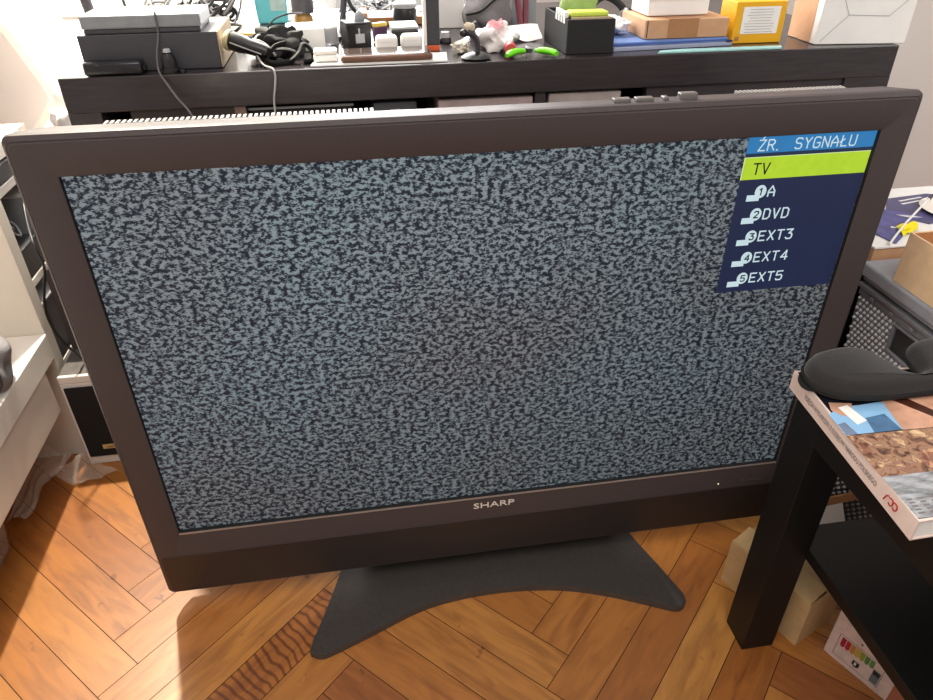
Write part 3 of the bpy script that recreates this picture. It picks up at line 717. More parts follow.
for k in range(26):
    c = Vector((-.09+rnd.uniform(-.06, .06), .765+rnd.uniform(-.05, .05), Z0+.004)); pts = []
    a0 = rnd.uniform(0, 6.3); r_ = rnd.uniform(.012, .03)
    for i in range(6): pts.append(c+Vector((r_*math.cos(a0+i*.9), r_*math.sin(a0+i*.9), .022*abs(math.sin(i*1.1+a0))*rnd.random())))
    tube(bm, pts, .0016, 6, 3, mi=rnd.randrange(3))
o = obj('wires', bm, [M['grey'], M['lgrey'], M['dgrey']], t, True); o['kind'] = 'stuff'
bm = NB(); box(bm, -.075, -.045, .735, .77, Z0, .762, .003); obj('connector', bm, M['lgrey'], t)

t = item('white_carton', 'tall white carton standing behind the helping-hand tool', 'box', .03, .60)
obj('body', B(-.012, .048, .570, .62, Z0, .87, bev=.001), M['paper'], t); obj('flap', B(-.012, .048, .5685, .5695, .82, .87, bev=0), M['white'], t)
t = item('ink_bottle', 'small dark bottle standing left of the helping-hand tool', 'bottle', -.005, .43)
bm = NB(); lathe(bm, (-.004, .435, Z0), [(0, 0), (.0095, 0), (.0095, .006), (.008, .008), (0, .008)], 18); obj('body', bm, M['black'], t, True)
bm = NB(); lathe(bm, (-.004, .435, Z0+.0082), [(0, 0), (.0068, 0), (.0068, .008), (0, .009)], 18); obj('cap', bm, M['lgrey'], t, True)
t = item('sponge', 'cream crumpled sponge lying beside the helping-hand tool', 'sponge', .005, .375)
bm = NB(); blob(bm, (.007, .352, .751), (.011, .010, .0085), 12, .5, 3, Z0); obj('body', bm, M['cream'], t, True)
t = item('helping_hand', 'black helping-hand soldering clamp with a beige sponge ball on the desk edge', 'tool', .024, .304)
bm = NB(); lathe(bm, (.024, .306, Z0), [(0, 0), (.019, 0), (.0225, .0025), (.017, .006), (.007, .0095), (0, .010)], 26); obj('base', bm, M['black'], t, True)
bm = NB(); tube(bm, [(.024, .3055, .7515), (.026, .3075, .760), (.0225, .309, .772), (.012, .311, .778)], .0062, 8, 4, flat=.7); obj('arm', bm, pm('purple_black', (46, 38, 44), .5), t, True)
bm = NB(); blob(bm, (.0065, .310, .777), (.0062, .005, .0055), 2, .15, 2); obj('joint', bm, M['black'], t, True)
bm = NB(); blob(bm, (.0150, .318, .783), (.0085, .0075, .0075), 4, .2, 3); obj('sponge_ball', bm, M['beige'], t, True)
bm = NB(); tube(bm, [(.010, .318, .788), (.008, .318, .796), (.0055, .319, .803)], .0005, 5, 2); obj('needle', bm, M['dgrey'], t)
bm = NB(); box(bm, .018, .032, .2872, .2885, Z0+.001, Z0+.004, .0005); obj('thumb_screw', bm, M['steel'], t)

t = item('plastic_bag', 'crumpled white plastic bag with pink print right of the helping-hand tool', 'bag', .065, .38)
bm = NB(); blob(bm, (.063, .370, .760), (.028, .032, .019), 8, .35, 4, Z0); obj('body', bm, M['bagwhite'], t, True)
bm = NB(); sheet(bm, [(.048, .345, .776), (.075, .345, .778), (.072, .36, .786), (.050, .36, .785)], 8, 4, lambda u, v: Vector((0, -.004*math.sin(u*5), .002*math.sin(u*9+v*5)))); obj('print', bm, M['pinkprint'], t, True, label='pink printed patch')
t = item('red_cap_tube', 'small red tube lying with its end towards the room beside the white bag', 'tube', .078, .325)
d = Vector((.1, 1, .06)); bm = NB(); lathe(bm, (.0755, .310, Z0+.0092), [(0, 0), (.0078, 0), (.0088, .0015), (.0088, .012)], 20, d); obj('cap', bm, M['red'], t, True)
bm = NB(); lathe(bm, (.0755, .310, Z0+.0092), [(0, .0122), (.0075, .0122), (.0078, .045), (0, .047)], 20, d); obj('tube', bm, pm('pink_tube', (232, 150, 150), .4), t, True)
t = item('grey_pouch', 'grey cloth pouch with a black zip behind the crumpled white bag', 'pouch', .08, .52)
bm = NB(); blob(bm, (.080, .52, .778), (.042, .03, .040), 21, .18, 4, Z0); obj('body', bm, M['greycloth'], t, True)
bm = NB(); tube(bm, [(.040, .494, .776), (.062, .484, .782), (.082, .486, .796), (.104, .494, .806)], .0055, 8, 6, flat=.5); obj('zip', bm, M['blackm'], t, True)
bm = NB(); blob(bm, (.050, .470, .757), (.012, .010, .012), 9, .2, 2, Z0); obj('tab', bm, M['black'], t, True)
t = item('pliers', 'maroon handled pliers standing jaws down behind the white cloth', 'pliers', .125, .50)
bm = NB(); tube(bm, [(.128, .47, .750), (.126, .48, .775), (.120, .49, .815)], .005, 8, 4); obj('grip', bm, M['maroon'], t, True)
bm = NB(); tube(bm, [(.136, .47, .750), (.136, .48, .775), (.138, .49, .815)], .005, 8, 4); obj('grip', bm, M['maroon'], t, True)
bm = NB(); box(bm, .125, .140, .462, .476, Z0, .752, .002); obj('jaw', bm, M['dgrey'], t)
bm = NB(); sheet(bm, [(.078, .425, .7455), (.150, .415, .7455), (.150, .45, .764), (.082, .455, .758)], 20, 10, lambda u, v: Vector((0, .003*math.sin(u*9), .004*math.sin(u*7+v*4)*(1-v)+.003*abs(math.sin(u*3.1)))))
t = item('paper_strip', 'white folded paper strip between the red tube and the black organiser', 'paper', .11, .44)
obj('strip', bm, M['paper'], t, True)
bm = NB(); box(bm, .08, .148, .446, .470, Z0, .752, .002); obj('fold', bm, M['bagwhite'], t)
# cutters
t = item('side_cutters', 'small pliers with bright green handles lying on the desk edge', 'pliers', .105, .30)
for pts in ([(.0655, .2885, .749), (.073, .297, .7505), (.0835, .307, .7505), (.096, .314, .7495)], [(.1135, .314, .7495), (.122, .308, .7505), (.1325, .298, .7505), (.1385, .2885, .749)]):
    bm = NB(); tube(bm, pts, [.0035, .0058, .0062, .006, .0056, .0048], 10, 5, flat=.8); obj('handle', bm, M['green'], t, True, label='bright green handle')
bm = NB(); lathe(bm, (.105, .318, Z0+.003), [(0, 0), (.0052, 0), (.0052, .006), (0, .0065)], 16); obj('pivot', bm, M['dgrey'], t, True)
bm = NB(); prism(bm, [(.1005, .322), (.1095, .322), (.1065, .341), (.1045, .341)], Z0+.004, Z0+.009, .001); obj('jaws', bm, M['steel'], t)

# black organiser box and its contents
t = item('organiser', 'square black desk organiser box holding green cloths', 'organiser', .194, .36)
bm = NB()
for a in ((.1585, .2305, .3085, .3115), (.1585, .2305, .4365, .4395), (.1585, .1615, .3115, .4365), (.2275, .2305, .3115, .4365)): box(bm, a[0], a[1], a[2], a[3], Z0, .790, .0006)
box(bm, .1615, .2275, .3115, .4365, Z0, .746, 0)
obj('body', bm, M['blackm'], t)
obj('rim', B(.1640, .2255, .3118, .3145, .786, .7925, bev=.0005), M['tan'], t, label='tan rim strip')
t = item('sponge', 'lime yellow sponge lying on top of the black organiser', 'sponge', .195, .345, .793)
obj('sponge', B(.166, .224, .322, .350, .7905, .7985, bev=.003, seg=3), M['lime'], t, True); obj('backing', B(.168, .222, .324, .348, .7850, .7902, bev=.001), M['dgrey'], t)
t = item('cloth', 'olive green folded cloth standing at the back of the black organiser', 'cloth', .19, .37, .76)
bm = NB(); blob(bm, (.192, .374, .798), (.029, .016, .024), 6, .12, 3); obj('cloth', bm, M['olive'], t, True)
bm = NB(); sheet(bm, [(.168, .359, .786), (.214, .357, .786), (.216, .358, .806), (.17, .360, .806)], 10, 5, lambda u, v: Vector((0, .002*math.sin(u*7), 0))); obj('fold', bm, M['olive'], t, True)
t = item('clip_strip', 'row of white clips hooked on the left rim of the black organiser', 'clips', .160, .35, .79)
for k in range(4):
    bm = NB(); box(bm, .1572, .1630, .322+.014*k, .331+.014*k, .7905, .7985, .001); box(bm, .1572, .1582, .322+.014*k, .331+.014*k, .783, .7904, .0003); obj('clip', bm, M['paper'], t)
bm = NB(); sheet(bm, [(.120, .52, Z0+.001), (.16, .50, Z0+.001), (.165, .53, .83), (.13, .55, .83)], 4, 4); 
t = item('folded_sheet', 'grey folded sheet leaning behind the black organiser', 'sheet', .14, .53); obj('sheet', bm, M['grey'], t)
bm = NB(); box(bm, .120, .16, .552, .57, Z0, .80, .001); obj('support', bm, M['lgrey'], t)
t = item('headphones', 'black headphones lying behind the black organiser', 'headphones', .27, .47)
bm = NB(); tube(bm, [(.232, .45, .755), (.245, .47, .785), (.27, .48, .798), (.295, .47, .785), (.308, .45, .757)], .006, 8, 6); obj('headband', bm, M['blackm'], t, True)
for x in (.238, .300):
    bm = NB(); lathe(bm, (x, .445, Z0+.021), [(0, -.010), (.016, -.010), (.0205, -.005), (.0205, .005), (.016, .010), (0, .010)], 22, (1, .2, 0)); obj('ear_cup', bm, M['black'], t, True)
bm = NB(); blob(bm, (.262, .402, .762), (.024, .020, .012), 33, .35, 4, .7572)
# folders
t = item('folder', 'greyish blue plastic folder at the bottom of the pile right of the organiser', 'folder', .33, .39, Z0, 'blue folders')
bm = NB(); prism(bm, [(.2345, .316), (.430, .330), (.430, .47), (.236, .46)], Z0, Z0+.005, .0012); obj('cover', bm, M['bluegrey'], t, True)
bm = NB(); prism(bm, [(.420, .3285), (.4300, .3292), (.4300, .3312), (.420, .3305)], Z0+.0051, Z0+.0075, 0); obj('clasp', bm, pm('navy_tab', (40, 40, 92), .5), t, label='navy corner tab')
t = item('folder', 'bright blue plastic folder on top of the greyish blue one', 'folder', .33, .39, Z0+.0055, 'blue folders')
bm = NB(); prism(bm, [(.2345, .322), (.424, .3335), (.424, .468), (.236, .458)], Z0+.0055, Z0+.011, .0012); obj('cover', bm, M['blue'], t, True)
bm = NB(); prism(bm, [(.2345, .3205), (.424, .3325), (.424, .3345), (.2345, .3225)], Z0+.0077, Z0+.009, 0); obj('page_edge', bm, pm('deep_blue', (70, 96, 170), .5), t)
bm = NB(); blob(bm, (.260, .395, .7685), (.022, .026, .0125), 33, .3, 4, .7552)
single('cloth', bm, M['bagwhite'], 'crumpled white cloth lying on the blue folders beside the organiser', 'cloth', smooth=True)
t = item('carton', 'brown cardboard box with a tape band lying on the blue folders', 'box', .34, .40, .7552)
x0, x1, y0, y1, z0, z1 = .288, .422, .336, .44, .7552, .782
obj('body', B(x0, x1, y0, y1, z0, z1, bev=.0012), M['card'], t)
bm = NB(); box(bm, .325, .373, y0-.0006, y0-.0001, z0+.0005, z1+.0004, 0); box(bm, .325, .373, y0-.0006, y1-.03, z1+.0001, z1+.0006, 0); obj('tape', bm, M['card_dark'], t, label='darker brown tape band')
obj('flap_slot', B(x0+.003, x0+.0042, y0-.0004, y0-.0001, z0+.002, z1-.001, bev=0), M['ink'], t)
t = item('white_carton', 'flat white box lying on the brown cardboard box', 'box', .35, .40, .783)
obj('body', B(.300, .398, .362, .435, .7832, .812, bev=.002), M['paper'], t); obj('lid', B(.2995, .3985, .3615, .4355, .803, .8125, bev=.002), M['white'], t)
bm = NB(); prism(bm, [(.293, .2885), (.49, .289), (.497, .3035), (.33, .3035), (.300, .2985)], Z0, Z0+.0025, .0006)
t = item('ruler', 'translucent teal plastic strip lying along the right desk edge', 'ruler', .40, .295); obj('strip', bm, M['teal'], t)
bm = NB(); box(bm, .33, .47, .2955, .2985, Z0+.0026, Z0+.003, 0); obj('marking', bm, pm('teal_light', (160, 206, 204), .3), t)
t = item('yellow_box', 'upright yellow box with a white text label near the right end of the desk', 'box', .474, .35)
yb = [(.4330, .3400), (.5150, .3385), (.5165, .392), (.4345, .3935)]
bm = NB(); quadbox(bm, [(x, y, Z0) for x, y in yb]+[(x, y, .8025) for x, y in yb], .001); obj('body', bm, M['yellow'], t)
xd = Vector((.082, -.0015, 0)).normalized(); nd = Vector((-.0015, -.082, 0)).normalized(); p0 = Vector((.4330, .3400, 0))
bm = NB()
def ybq(bm, u0, u1, z0, z1, off=.0004):
    bm.faces.new([bm.verts.new(p0+xd*u+nd*off+Vector((0, 0, z))) for u, z in ((u0, z0), (u1, z0), (u1, z1), (u0, z1))])
ybq(bm, .0115, .072, .7572, .7955); lab = obj('label', bm, M['paper'], t, label='white printed label')
bm = NB()
rnd = random.Random(3)
for k in range(9):
    z = .792-.0040*k; w_ = rnd.uniform(.018, .026); ybq(bm, .042-w_, .042+w_*rnd.uniform(.8, 1), z-.0007, z, .0007)
obj('print', bm, pm('label_print', (176, 158, 160), .7), lab)
bm = NB(); ybq(bm, .005, .0115, .7475, .7535); obj('stamp', bm, M['card_dark'], t)
bm = NB(); blob(bm, (.418, .470, .775), (.022, .026, .034), 14, .3, 4, Z0)
t = item('film_bag', 'bright yellow plastic film bag squeezed behind the yellow box', 'bag', .43, .40); obj('body', bm, M['yellow2'], t, True)
bm = NB(); blob(bm, (.418, .47, .815), (.008, .010, .006), 15, .3, 2); obj('knot', bm, M['yellow2'], t, True)
t = item('white_carton', 'big white box with a tan left side at the right end of the desk', 'box', .62, .38)
wb = [(.5555, .3090), (.6970, .2920), (.7065, .352), (.5590, .392)]
bm = NB(); quadbox(bm, [(x, y, Z0) for x, y in wb]+[(x, y, .83) for x, y in wb], .0012); body = obj('body', bm, M['paper'], t)
bm = NB(); sd = Vector((.5590-.5555, .392-.3090, 0)); nd2 = Vector((-.083, .0035, 0)).normalized(); q0 = Vector((.5555, .309, 0))
for u0, u1, z0, z1 in ((.18, .985, Z0+.001, .829),):
    bm.faces.new([bm.verts.new(q0+sd*u+nd2*.0005+Vector((0, 0, z))) for u, z in ((u1, z0), (u0, z0), (u0, z1), (u1, z1))])
obj('side_panel', bm, M['card'], t, label='tan left side')
bm = NB(); fx = Vector((.1415, -.017, 0)); fl = fx.normalized(); fn = Vector((-.017, -.1415, 0)).normalized()
def fold(u0, z0, u1, z1):
    a = q0+fx*u0+Vector((0, 0, z0)); b = q0+fx*u1+Vector((0, 0, z1)); d = (b-a).normalized(); s = d.cross(fn)*.0005
    bm.faces.new([bm.verts.new(p+fn*.0005) for p in (a-s, b-s, b+s, a+s)])
fold(.05, .748, .30, .785); fold(.30, .785, .74, .783); fold(.74, .783, .97, .815); fold(.30, .785, .20, .81)
obj('fold_lines', bm, M['lgrey'], t)

# left back: cable tangle, turquoise bin, amber bottle, tan envelope
t = item('cable_tangle', 'tangle of grey, black and white cables heaped behind the big black box', 'cables', -.34, .62)
rnd = random.Random(9)
bm = NB()
for k in range(34):
    c = Vector((-.375+rnd.uniform(-.07, .02), .58+rnd.uniform(-.08, .10), Z0+.006)); a0 = rnd.uniform(0, 6.3); r_ = rnd.uniform(.02, .05); h = rnd.uniform(.02, .075); pts = []
    for i in range(7): pts.append(c+Vector((r_*math.cos(a0+i*.8), r_*.8*math.sin(a0+i*.8), h*abs(math.sin(i*.55+a0)))))
    tube(bm, pts, rnd.choice((.0018, .0025, .003)), 6, 4, mi=rnd.randrange(4))
o = obj('cables', bm, [M['cable'], M['cable_black'], M['cable_lg'], M['cable_white']], t, True); o['kind'] = 'stuff'
bm = NB(); box(bm, -.42, -.375, .56, .60, Z0, .763, .003); obj('plug_block', bm, M['black'], t)
t = item('bin', 'turquoise plastic bin at the back left of the desk', 'bin', -.29, .70)
bm = NB(); quadbox(bm, [(-.315, .68, Z0), (-.262, .68, Z0), (-.262, .74, Z0), (-.315, .74, Z0), (-.322, .672, .86), (-.255, .672, .86), (-.255, .748, .86), (-.322, .748, .86)], .003); obj('body', bm, M['cyan'], t)
bm = NB(); quadbox(bm, [(-.290, .6775, .765), (-.264, .6775, .765), (-.264, .6785, .765), (-.290, .6785, .765), (-.2905, .672, .84), (-.259, .672, .84), (-.259, .673, .84), (-.2905, .673, .84)], 0); obj('label', bm, pm('pale_mint', (196, 226, 222), .5), t)
t = item('amber_bottle', 'amber bottle with a black cap standing behind the white adapter box', 'bottle', -.225, .62)
bm = NB(); lathe(bm, (-.228, .58, Z0), [(0, 0), (.0145, 0), (.0155, .003), (.0155, .024), (.011, .030), (0, .030)], 22); obj('body', bm, M['brown'], t, True)
bm = NB(); lathe(bm, (-.228, .58, Z0+.0303), [(0, 0), (.0185, 0), (.0185, .028), (.016, .031), (0, .031)], 22); obj('cap', bm, M['dgrey'], t, True)
t = item('rubber_bulb', 'dark round rubber bulb lying right of the amber bottle', 'bulb', -.20, .52)
bm = NB(); blob(bm, (-.2045, .525, Z0+.0085), (.009, .0085, .0084), 1, .06, 3); obj('bulb', bm, M['dgrey'], t, True)
bm = NB(); tube(bm, [(-.210, .525, Z0+.006), (-.220, .523, Z0+.004)], .003, 8, 2); obj('nozzle', bm, M['black'], t, True)
t = item('bubble_wrap', 'crumpled white wrapping paper left of the rubber bulb', 'paper', -.24, .50)
bm = NB(); blob(bm, (-.250, .500, .752), (.034, .030, .013), 17, .4, 4, Z0); obj('paper', bm, M['bagwhite'], t, True)
bm = NB(); blob(bm, (-.218, .490, .750), (.012, .012, .009), 18, .4, 3, Z0); obj('scrap', bm, M['bagwhite'], t, True)
t = item('envelope', 'tan padded envelope lying behind the flashlight', 'envelope', -.30, .47)
bm = NB(); prism(bm, [(-.350, .49), (-.285, .47), (-.272, .53), (-.335, .55)], Z0, Z0+.004, .001); obj('pouch', bm, M['cork'], t); bm = NB(); prism(bm, [(-.335, .542), (-.275, .523), (-.272, .531), (-.333, .55)], Z0+.0042, Z0+.0075, .0005); obj('flap', bm, M['brown'], t)
bm = NB(); tube(bm, [(-.305, .52, .752), (-.279, .44, .757), (-.275, .40, .775), (-.262, .40, .790), (-.240, .40, .797), (-.222, .42, .795)], .0013, 8, 6)
single('cable', bm, M['cable_black'], 'thin dark cable arching from the envelope towards the amber bottle', 'cable', smooth=True)
# poles on the window sill
t = thing('pole', 'thick grey tube standing on the white window ledge at the far left', 'pole', (-.645, .83, .7525))
bm = NB(); lathe(bm, (-.645, .83, .7525), [(0, 0), (.0100, 0), (.0100, .18), (0, .18)], 20, (-.12, 0, 1)); obj('tube', bm, M['dgrey'], t, True)
bm = NB(); lathe(bm, (-.6668, .83, .9335), [(0, 0), (.0125, 0), (.0125, .02), (0, .02)], 20, (-.12, 0, 1)); obj('cap', bm, M['black'], t, True)
t = thing('rod', 'thin dark rod standing on the white window ledge right of the thick tube', 'rod', (-.577, .83, .7525))
bm = NB(); lathe(bm, (-.577, .83, .7525), [(0, 0), (.0030, 0), (.0030, .18), (0, .18)], 12, (-.12, 0, 1)); obj('shaft', bm, M['dgrey'], t, True)
bm = NB(); lathe(bm, (-.5985, .83, .9325), [(0, 0), (.005, 0), (.005, .02), (0, .02)], 12, (-.12, 0, 1)); obj('tip', bm, M['black'], t, True)
t = thing('sack', 'tall crumpled white plastic sack standing between the bookcase and the desk', 'sack', (-.64, .69, 0))
bm = NB(); blob(bm, (-.642, .70, .30), (.072, .052, .30), 61, .10, 4, .0005); obj('body', bm, M['bagwhite'], t, True)
bm = NB(); blob(bm, (-.668, .665, .575), (.034, .032, .070), 62, .34, 4); obj('gathered_top', bm, M['bagwhite'], t, True)
t = thing('board', 'small dark brown board standing on the loudspeaker top behind the television', 'board', (-.67, .48, .211))
obj('panel', B(-.736, -.60, .474, .486, .2115, .383, bev=.001), M['bezel'], t); obj('foot', B(-.70, -.61, .4865, .52, .2115, .222, bev=.001), M['bezel_dark'], t)

# ------------------------------------------------------------------ left side: bookcase, bench, loudspeaker
BX0, BX1, BY0, BY1, BZ = -1.05, -.745, .4155, .625, .602
bc = thing('bookcase', 'white bookcase standing sideways behind the white bench', 'bookcase', (-.9, .63, 0))
obj('side_panel', B(BX0, BX1, BY0, BY0+.03, .001, BZ, bev=.001), M['whiteface'], bc)
obj('side_panel', B(BX0, BX1, BY1-.03, BY1, .001, BZ, bev=.001), M['whiteface'], bc)
obj('back_panel', B(BX0, BX0+.006, BY0+.031, BY1-.031, .03, BZ-.026, bev=0), M['whiteface'], bc)
obj('top', B(BX0, BX1, BY0+.0305, BY1-.0305, BZ-.025, BZ, bev=.001), M['white'], bc)
for z in (.525, .36, .19, .02): obj('shelf', B(BX0+.007, BX1-.004, BY0+.0305, BY1-.0305, z, z+.014, bev=.001), M['white'], bc)
def shelved(name, lab, cat, x0, x1, y0, y1, z0, z1, mat, mat2):
    t = thing(name, lab, cat, ((x0+x1)/2, (y0+y1)/2, z0)); obj('body', B(x0, x1, y0, y1, z0, z1-.004, bev=.002), mat, t); obj('lid', B(x0-.001, x1+.001, y0-.001, y1+.001, z1-.0038, z1, bev=.001), mat2, t)
shelved('router', 'dark flat device on the top shelf of the white bookcase', 'device', -.90, -.750, .452, .590, .5395, .571, M['dgrey'], M['grey'])
shelved('black_box', 'black box on the second shelf of the white bookcase', 'box', -.90, -.750, .449, .53, .3745, .43, M['black'], M['dgrey'])
shelved('grey_box', 'grey ridged box behind the black one on the second shelf of the bookcase', 'box', -.90, -.750, .534, .592, .3745, .500, M['grey'], M['lgrey'])
shelved('grey_box', 'dark grey box with pale lid on the third shelf of the white bookcase', 'box', -.90, -.750, .452, .588, .2045, .325, M['dgrey'], M['lgrey'])
bm = NB(); rnd = random.Random(21)
for k in range(14):
    c = Vector((-.795+rnd.uniform(-.015, .015), .49+rnd.uniform(-.012, .012), .455)); a0 = rnd.uniform(0, 6.3); pts = []
    for i in range(6): pts.append(c+Vector((.018*math.cos(a0+i), .024*math.sin(a0+i), .03*abs(math.sin(i*.7+a0))+.0)))
    for p in pts: p.z = max(p.z-.018, .4345)
    tube(bm, pts, .002, 6, 3, mi=k % 2)
t = thing('cable_coil', 'coiled cables lying on the black box in the bookcase', 'cables', (-.80, .51, .432)); o = obj('coils', bm, [M['cable_lg'], M['cable_black']], t, True); o['kind'] = 'stuff'
bm = NB(); box(bm, -.80, -.775, .48, .50, .4305, .4335, .001); obj('tie', bm, M['black'], t)
t = thing('plastic_bag', 'clear crumpled plastic bag lying on top of the white bookcase', 'bag', (-.77, .60, BZ+.0005))
bm = NB(); blob(bm, (-.800, .545, .630), (.045, .05, .040), 44, .4, 4, BZ+.0005); obj('body', bm, M['film'], t, True)
bm = NB(); blob(bm, (-.79, .54, .668), (.014, .014, .012), 45, .4, 2); obj('knot', bm, M['film'], t, True)

bench = thing('bench', 'white low storage bench along the left edge of the room', 'bench', (-1.0, .0, 0))
obj('top', B(-1.10, -.742, -.75, .4145, .236, .285, bev=.0015), M['white'], bench)
obj('drawer_front', B(-.760, -.7445, -.75, .366, .147, .2355, bev=.001), M['whiteface'], bench)
obj('carcass', B(-1.10, -.762, -.75, .36, .150, .2355, bev=.001), M['whiteface'], bench)
for y in (-.70, .30): obj('leg', B(-1.08, -1.03, y, y+.05, .0005, .1495, bev=.001), M['whiteface'], bench)
for y in (-.70, ): obj('leg', B(-.86, -.81, y, y+.05, .0005, .1495, bev=.001), M['whiteface'], bench)
t = thing('grey_bag', 'grey fabric bag lying on the white bench', 'bag', (-.80, .27, .2855))
bm = NB(); blob(bm, (-.786, .262, .326), (.050, .058, .050), 50, .22, 4, .2855); obj('body', bm, M['greycloth'], t, True)
bm = NB(); tube(bm, [(-.75, .225, .362), (-.738, .225, .34), (-.738, .222, .312), (-.748, .218, .295)], .004, 8, 5, flat=.5); obj('strap', bm, M['dgrey'], t, True)
t = thing('storage_tub', 'clear frosted plastic tub standing on the floor under the white bench', 'tub', (-.90, .10, 0))
bm = NB(); quadbox(bm, [(-1.0, -.10, .001), (-.812, -.10, .001), (-.812, .175, .001), (-1.0, .175, .001), (-1.02, -.12, .12), (-.797, -.12, .12), (-.797, .192, .12), (-1.02, .192, .12)], .008, seg=3); obj('body', bm, M['tub'], t, True)
bm = NB(); box(bm, -1.022, -.794, -.122, .195, .1205, .126, .002); obj('lid', bm, M['tub'], t)
bm = NB()
sheet(bm, [(-.845, .235, .004), (-.805, .240, .004), (-.752, .350, .040), (-.80, .365, .065)], 14, 16, lambda u, v: Vector((.005*math.sin(v*9), 0, .010*math.sin(v*5+u*3)**2+.008*abs(math.sin(v*3.1))+.004*math.sin(u*11)**2)))
sheet(bm, [(-.80, .335, .014), (-.735, .312, .003), (-.672, .338, .002), (-.742, .372, .030)], 16, 12, lambda u, v: Vector((0, .004*math.sin(u*8), .008*abs(math.sin(u*4+v*5))+.003*math.sin(v*13+u*9)**2)))
single('plastic_wrap', bm, M['film'], 'crumpled clear plastic wrap on the floor between the bench and the loudspeaker', 'wrap', smooth=True)

sx0, sx1, sy0, sy1 = -.7375, -.600, .375, .56
sp = thing('loudspeaker', 'white cabinet loudspeaker with black grille on the floor behind the television, left', 'loudspeaker', (-.67, .47, 0))
obj('cabinet', B(sx0, sx1, sy0+.004, sy1, .0005, .196, bev=.002), M['white'], sp)
bm = NB(); box(bm, sx0, sx1, sy0+.0035, sy0+.012, .1965, .2115, .002); obj('front_cap', bm, M['white'], sp)
obj('top_cover', B(sx0, sx1, sy0+.0125, sy1, .1965, .2105, bev=.001), M['dust'], sp, label='dusty grey top')
gr = obj('grille', B(sx0+.006, sx1-.006, sy0, sy0+.0035, .022, .188, bev=.001), M['grille'], sp, label='black cloth grille')
obj('badge', B(sx0+.036, sx0+.066, sy0-.001, sy0-.0001, .040, .0505, bev=.0003), M['gold'], gr)
bm = text_bm('CAM', .0075, (sx0+.051, sy0-.0012, .0425), (1, 0, 0), (0, 0, 1), .0002, 'CENTER'); obj('lettering', bm, M['ink'], gr)
t = thing('usb_stick', 'small white and black stick lying on the loudspeaker top', 'stick', (-.68, .42, .211))
obj('body', B(-.690, -.672, .408, .416, .211, .216, bev=.001), M['paper'], t); obj('cap', B(-.6718, -.664, .408, .416, .211, .216, bev=.001), M['black'], t)
bm = NB(); tube(bm, [(-.742, .56, .56), (-.730, .48, .50), (-.7, .40, .47), (-.690, .385, .43), (-.697, .372, .395), (-.708, .372, .35), (-.708, .38, .30), (-.700, .40, .25), (-.695, .425, .216), (-.64, .45, .2135)], .0023, 8, 7)
single('cable', bm, M['cable_black'], 'black cable hanging from the bookcase down to the loudspeaker top', 'cable', smooth=True)

# ------------------------------------------------------------------ right side
ct = thing('coffee_table', 'black low side table with a lower shelf in the right foreground', 'table', (.613, -.432, 0))
tx0, tx1, ty0, ty1 = .338, .888, -.707, -.157
obj('tabletop', B(tx0, tx1, ty0, ty1, .40, .45, bev=.001), M['lack'], ct)
for x in (tx0, tx1-.05):
    for y in (ty0, ty1-.05): obj('leg', B(x+.0003, x+.0497, y+.0003, y+.0497, .0005, .3995, bev=.001), M['lack'], ct)
obj('shelf', B(tx0+.047, tx1-.03, ty0+.03, ty1-.012, .196, .214, bev=.001), M['lack'], ct)
# book
bk = thing('book', 'thick white-spined picture book lying on the black side table', 'book', (.41, -.27, .4505))
b00, b01 = (.3245, -.154), (.3075, -.389); wv = Vector((1, -.072)).normalized(); W_ = .172
c11, c10 = (b01[0]+wv.x*W_, b01[1]+.004), (b00[0]+wv.x*W_, b00[1]-.020)
def quadz(P, z0, z1): return [(x, y, z0) for x, y in P]+[(x, y, z1) for x, y in P]
def inset(P, d):
    cx = sum(p[0] for p in P)/4; cy = sum(p[1] for p in P)/4
    return [(x+(d if x < cx else -d), y+(d if y < cy else -d)) for x, y in P]
P4 = [b01, c11, c10, b00]
bm = NB(); quadbox(bm, quadz(inset(P4, .002), .4525, .4733), .0005); obj('pages', bm, M['paper'], bk)
bm = NB(); quadbox(bm, quadz(P4, .4505, .4523), .0003); quadbox(bm, quadz(P4, .4735, .4753), .0003)
sp4 = [b01, (b01[0]+.0018, b01[1]), (b00[0]+.0018, b00[1]), b00]; quadbox(bm, quadz(sp4, .4524, .4734), 0)
cov = obj('cover', bm, M['spine'], bk)
zc = .4755
def cpatch(name, pts, mat, dz=0, label=None):
    bm = NB(); poly(bm, pts, zc+dz); return obj(name, bm, mat, cov, label=label)
cpatch('cover_background', [(.3265, -.158), (.492, -.178), (.476, -.383), (.3095, -.386)], M['cover_dark'])
cpatch('sky_picture', [(.3165, -.236), (.336, -.2258), (.358, -.2264), (.3924, -.2244), (.410, -.225), (.385, -.2715), (.3145, -.2705)], M['sky'], .00006)
cpatch('city_picture', [(.3515, -.2478), (.376, -.2446), (.3775, -.2715), (.3462, -.2712)], M['city'], .00012)
cpatch('city_picture', [(.3165, -.2529), (.3256, -.2508), (.3279, -.2705), (.3150, -.2705)], M['city2'], .00012)
cpatch('holder_picture', [(.3284, -.2168), (.3524, -.2224), (.347, -.231), (.338, -.244), (.3289, -.2396), (.3232, -.2297)], M['hands'], .00018)
cpatch('white_card_picture', [(.3332, -.2268), (.346, -.2244), (.3506, -.2521), (.3364, -.2569)], M['paper'], .00024)
cpatch('hands_picture', [(.3876, -.2240), (.489, -.2240), (.487, -.2762), (.3779, -.2722)], M['hands'], .00012)
cpatch('cuff_picture', [(.400, -.2245), (.418, -.2245), (.437, -.255), (.424, -.258)], pm('cuff', (70, 38, 26), .3, .3, 40), .0002)
cpatch('crowd_picture', [(.3140, -.2712), (.487, -.2765), (.484, -.334), (.3112, -.3321)], M['crowd'], .00006)
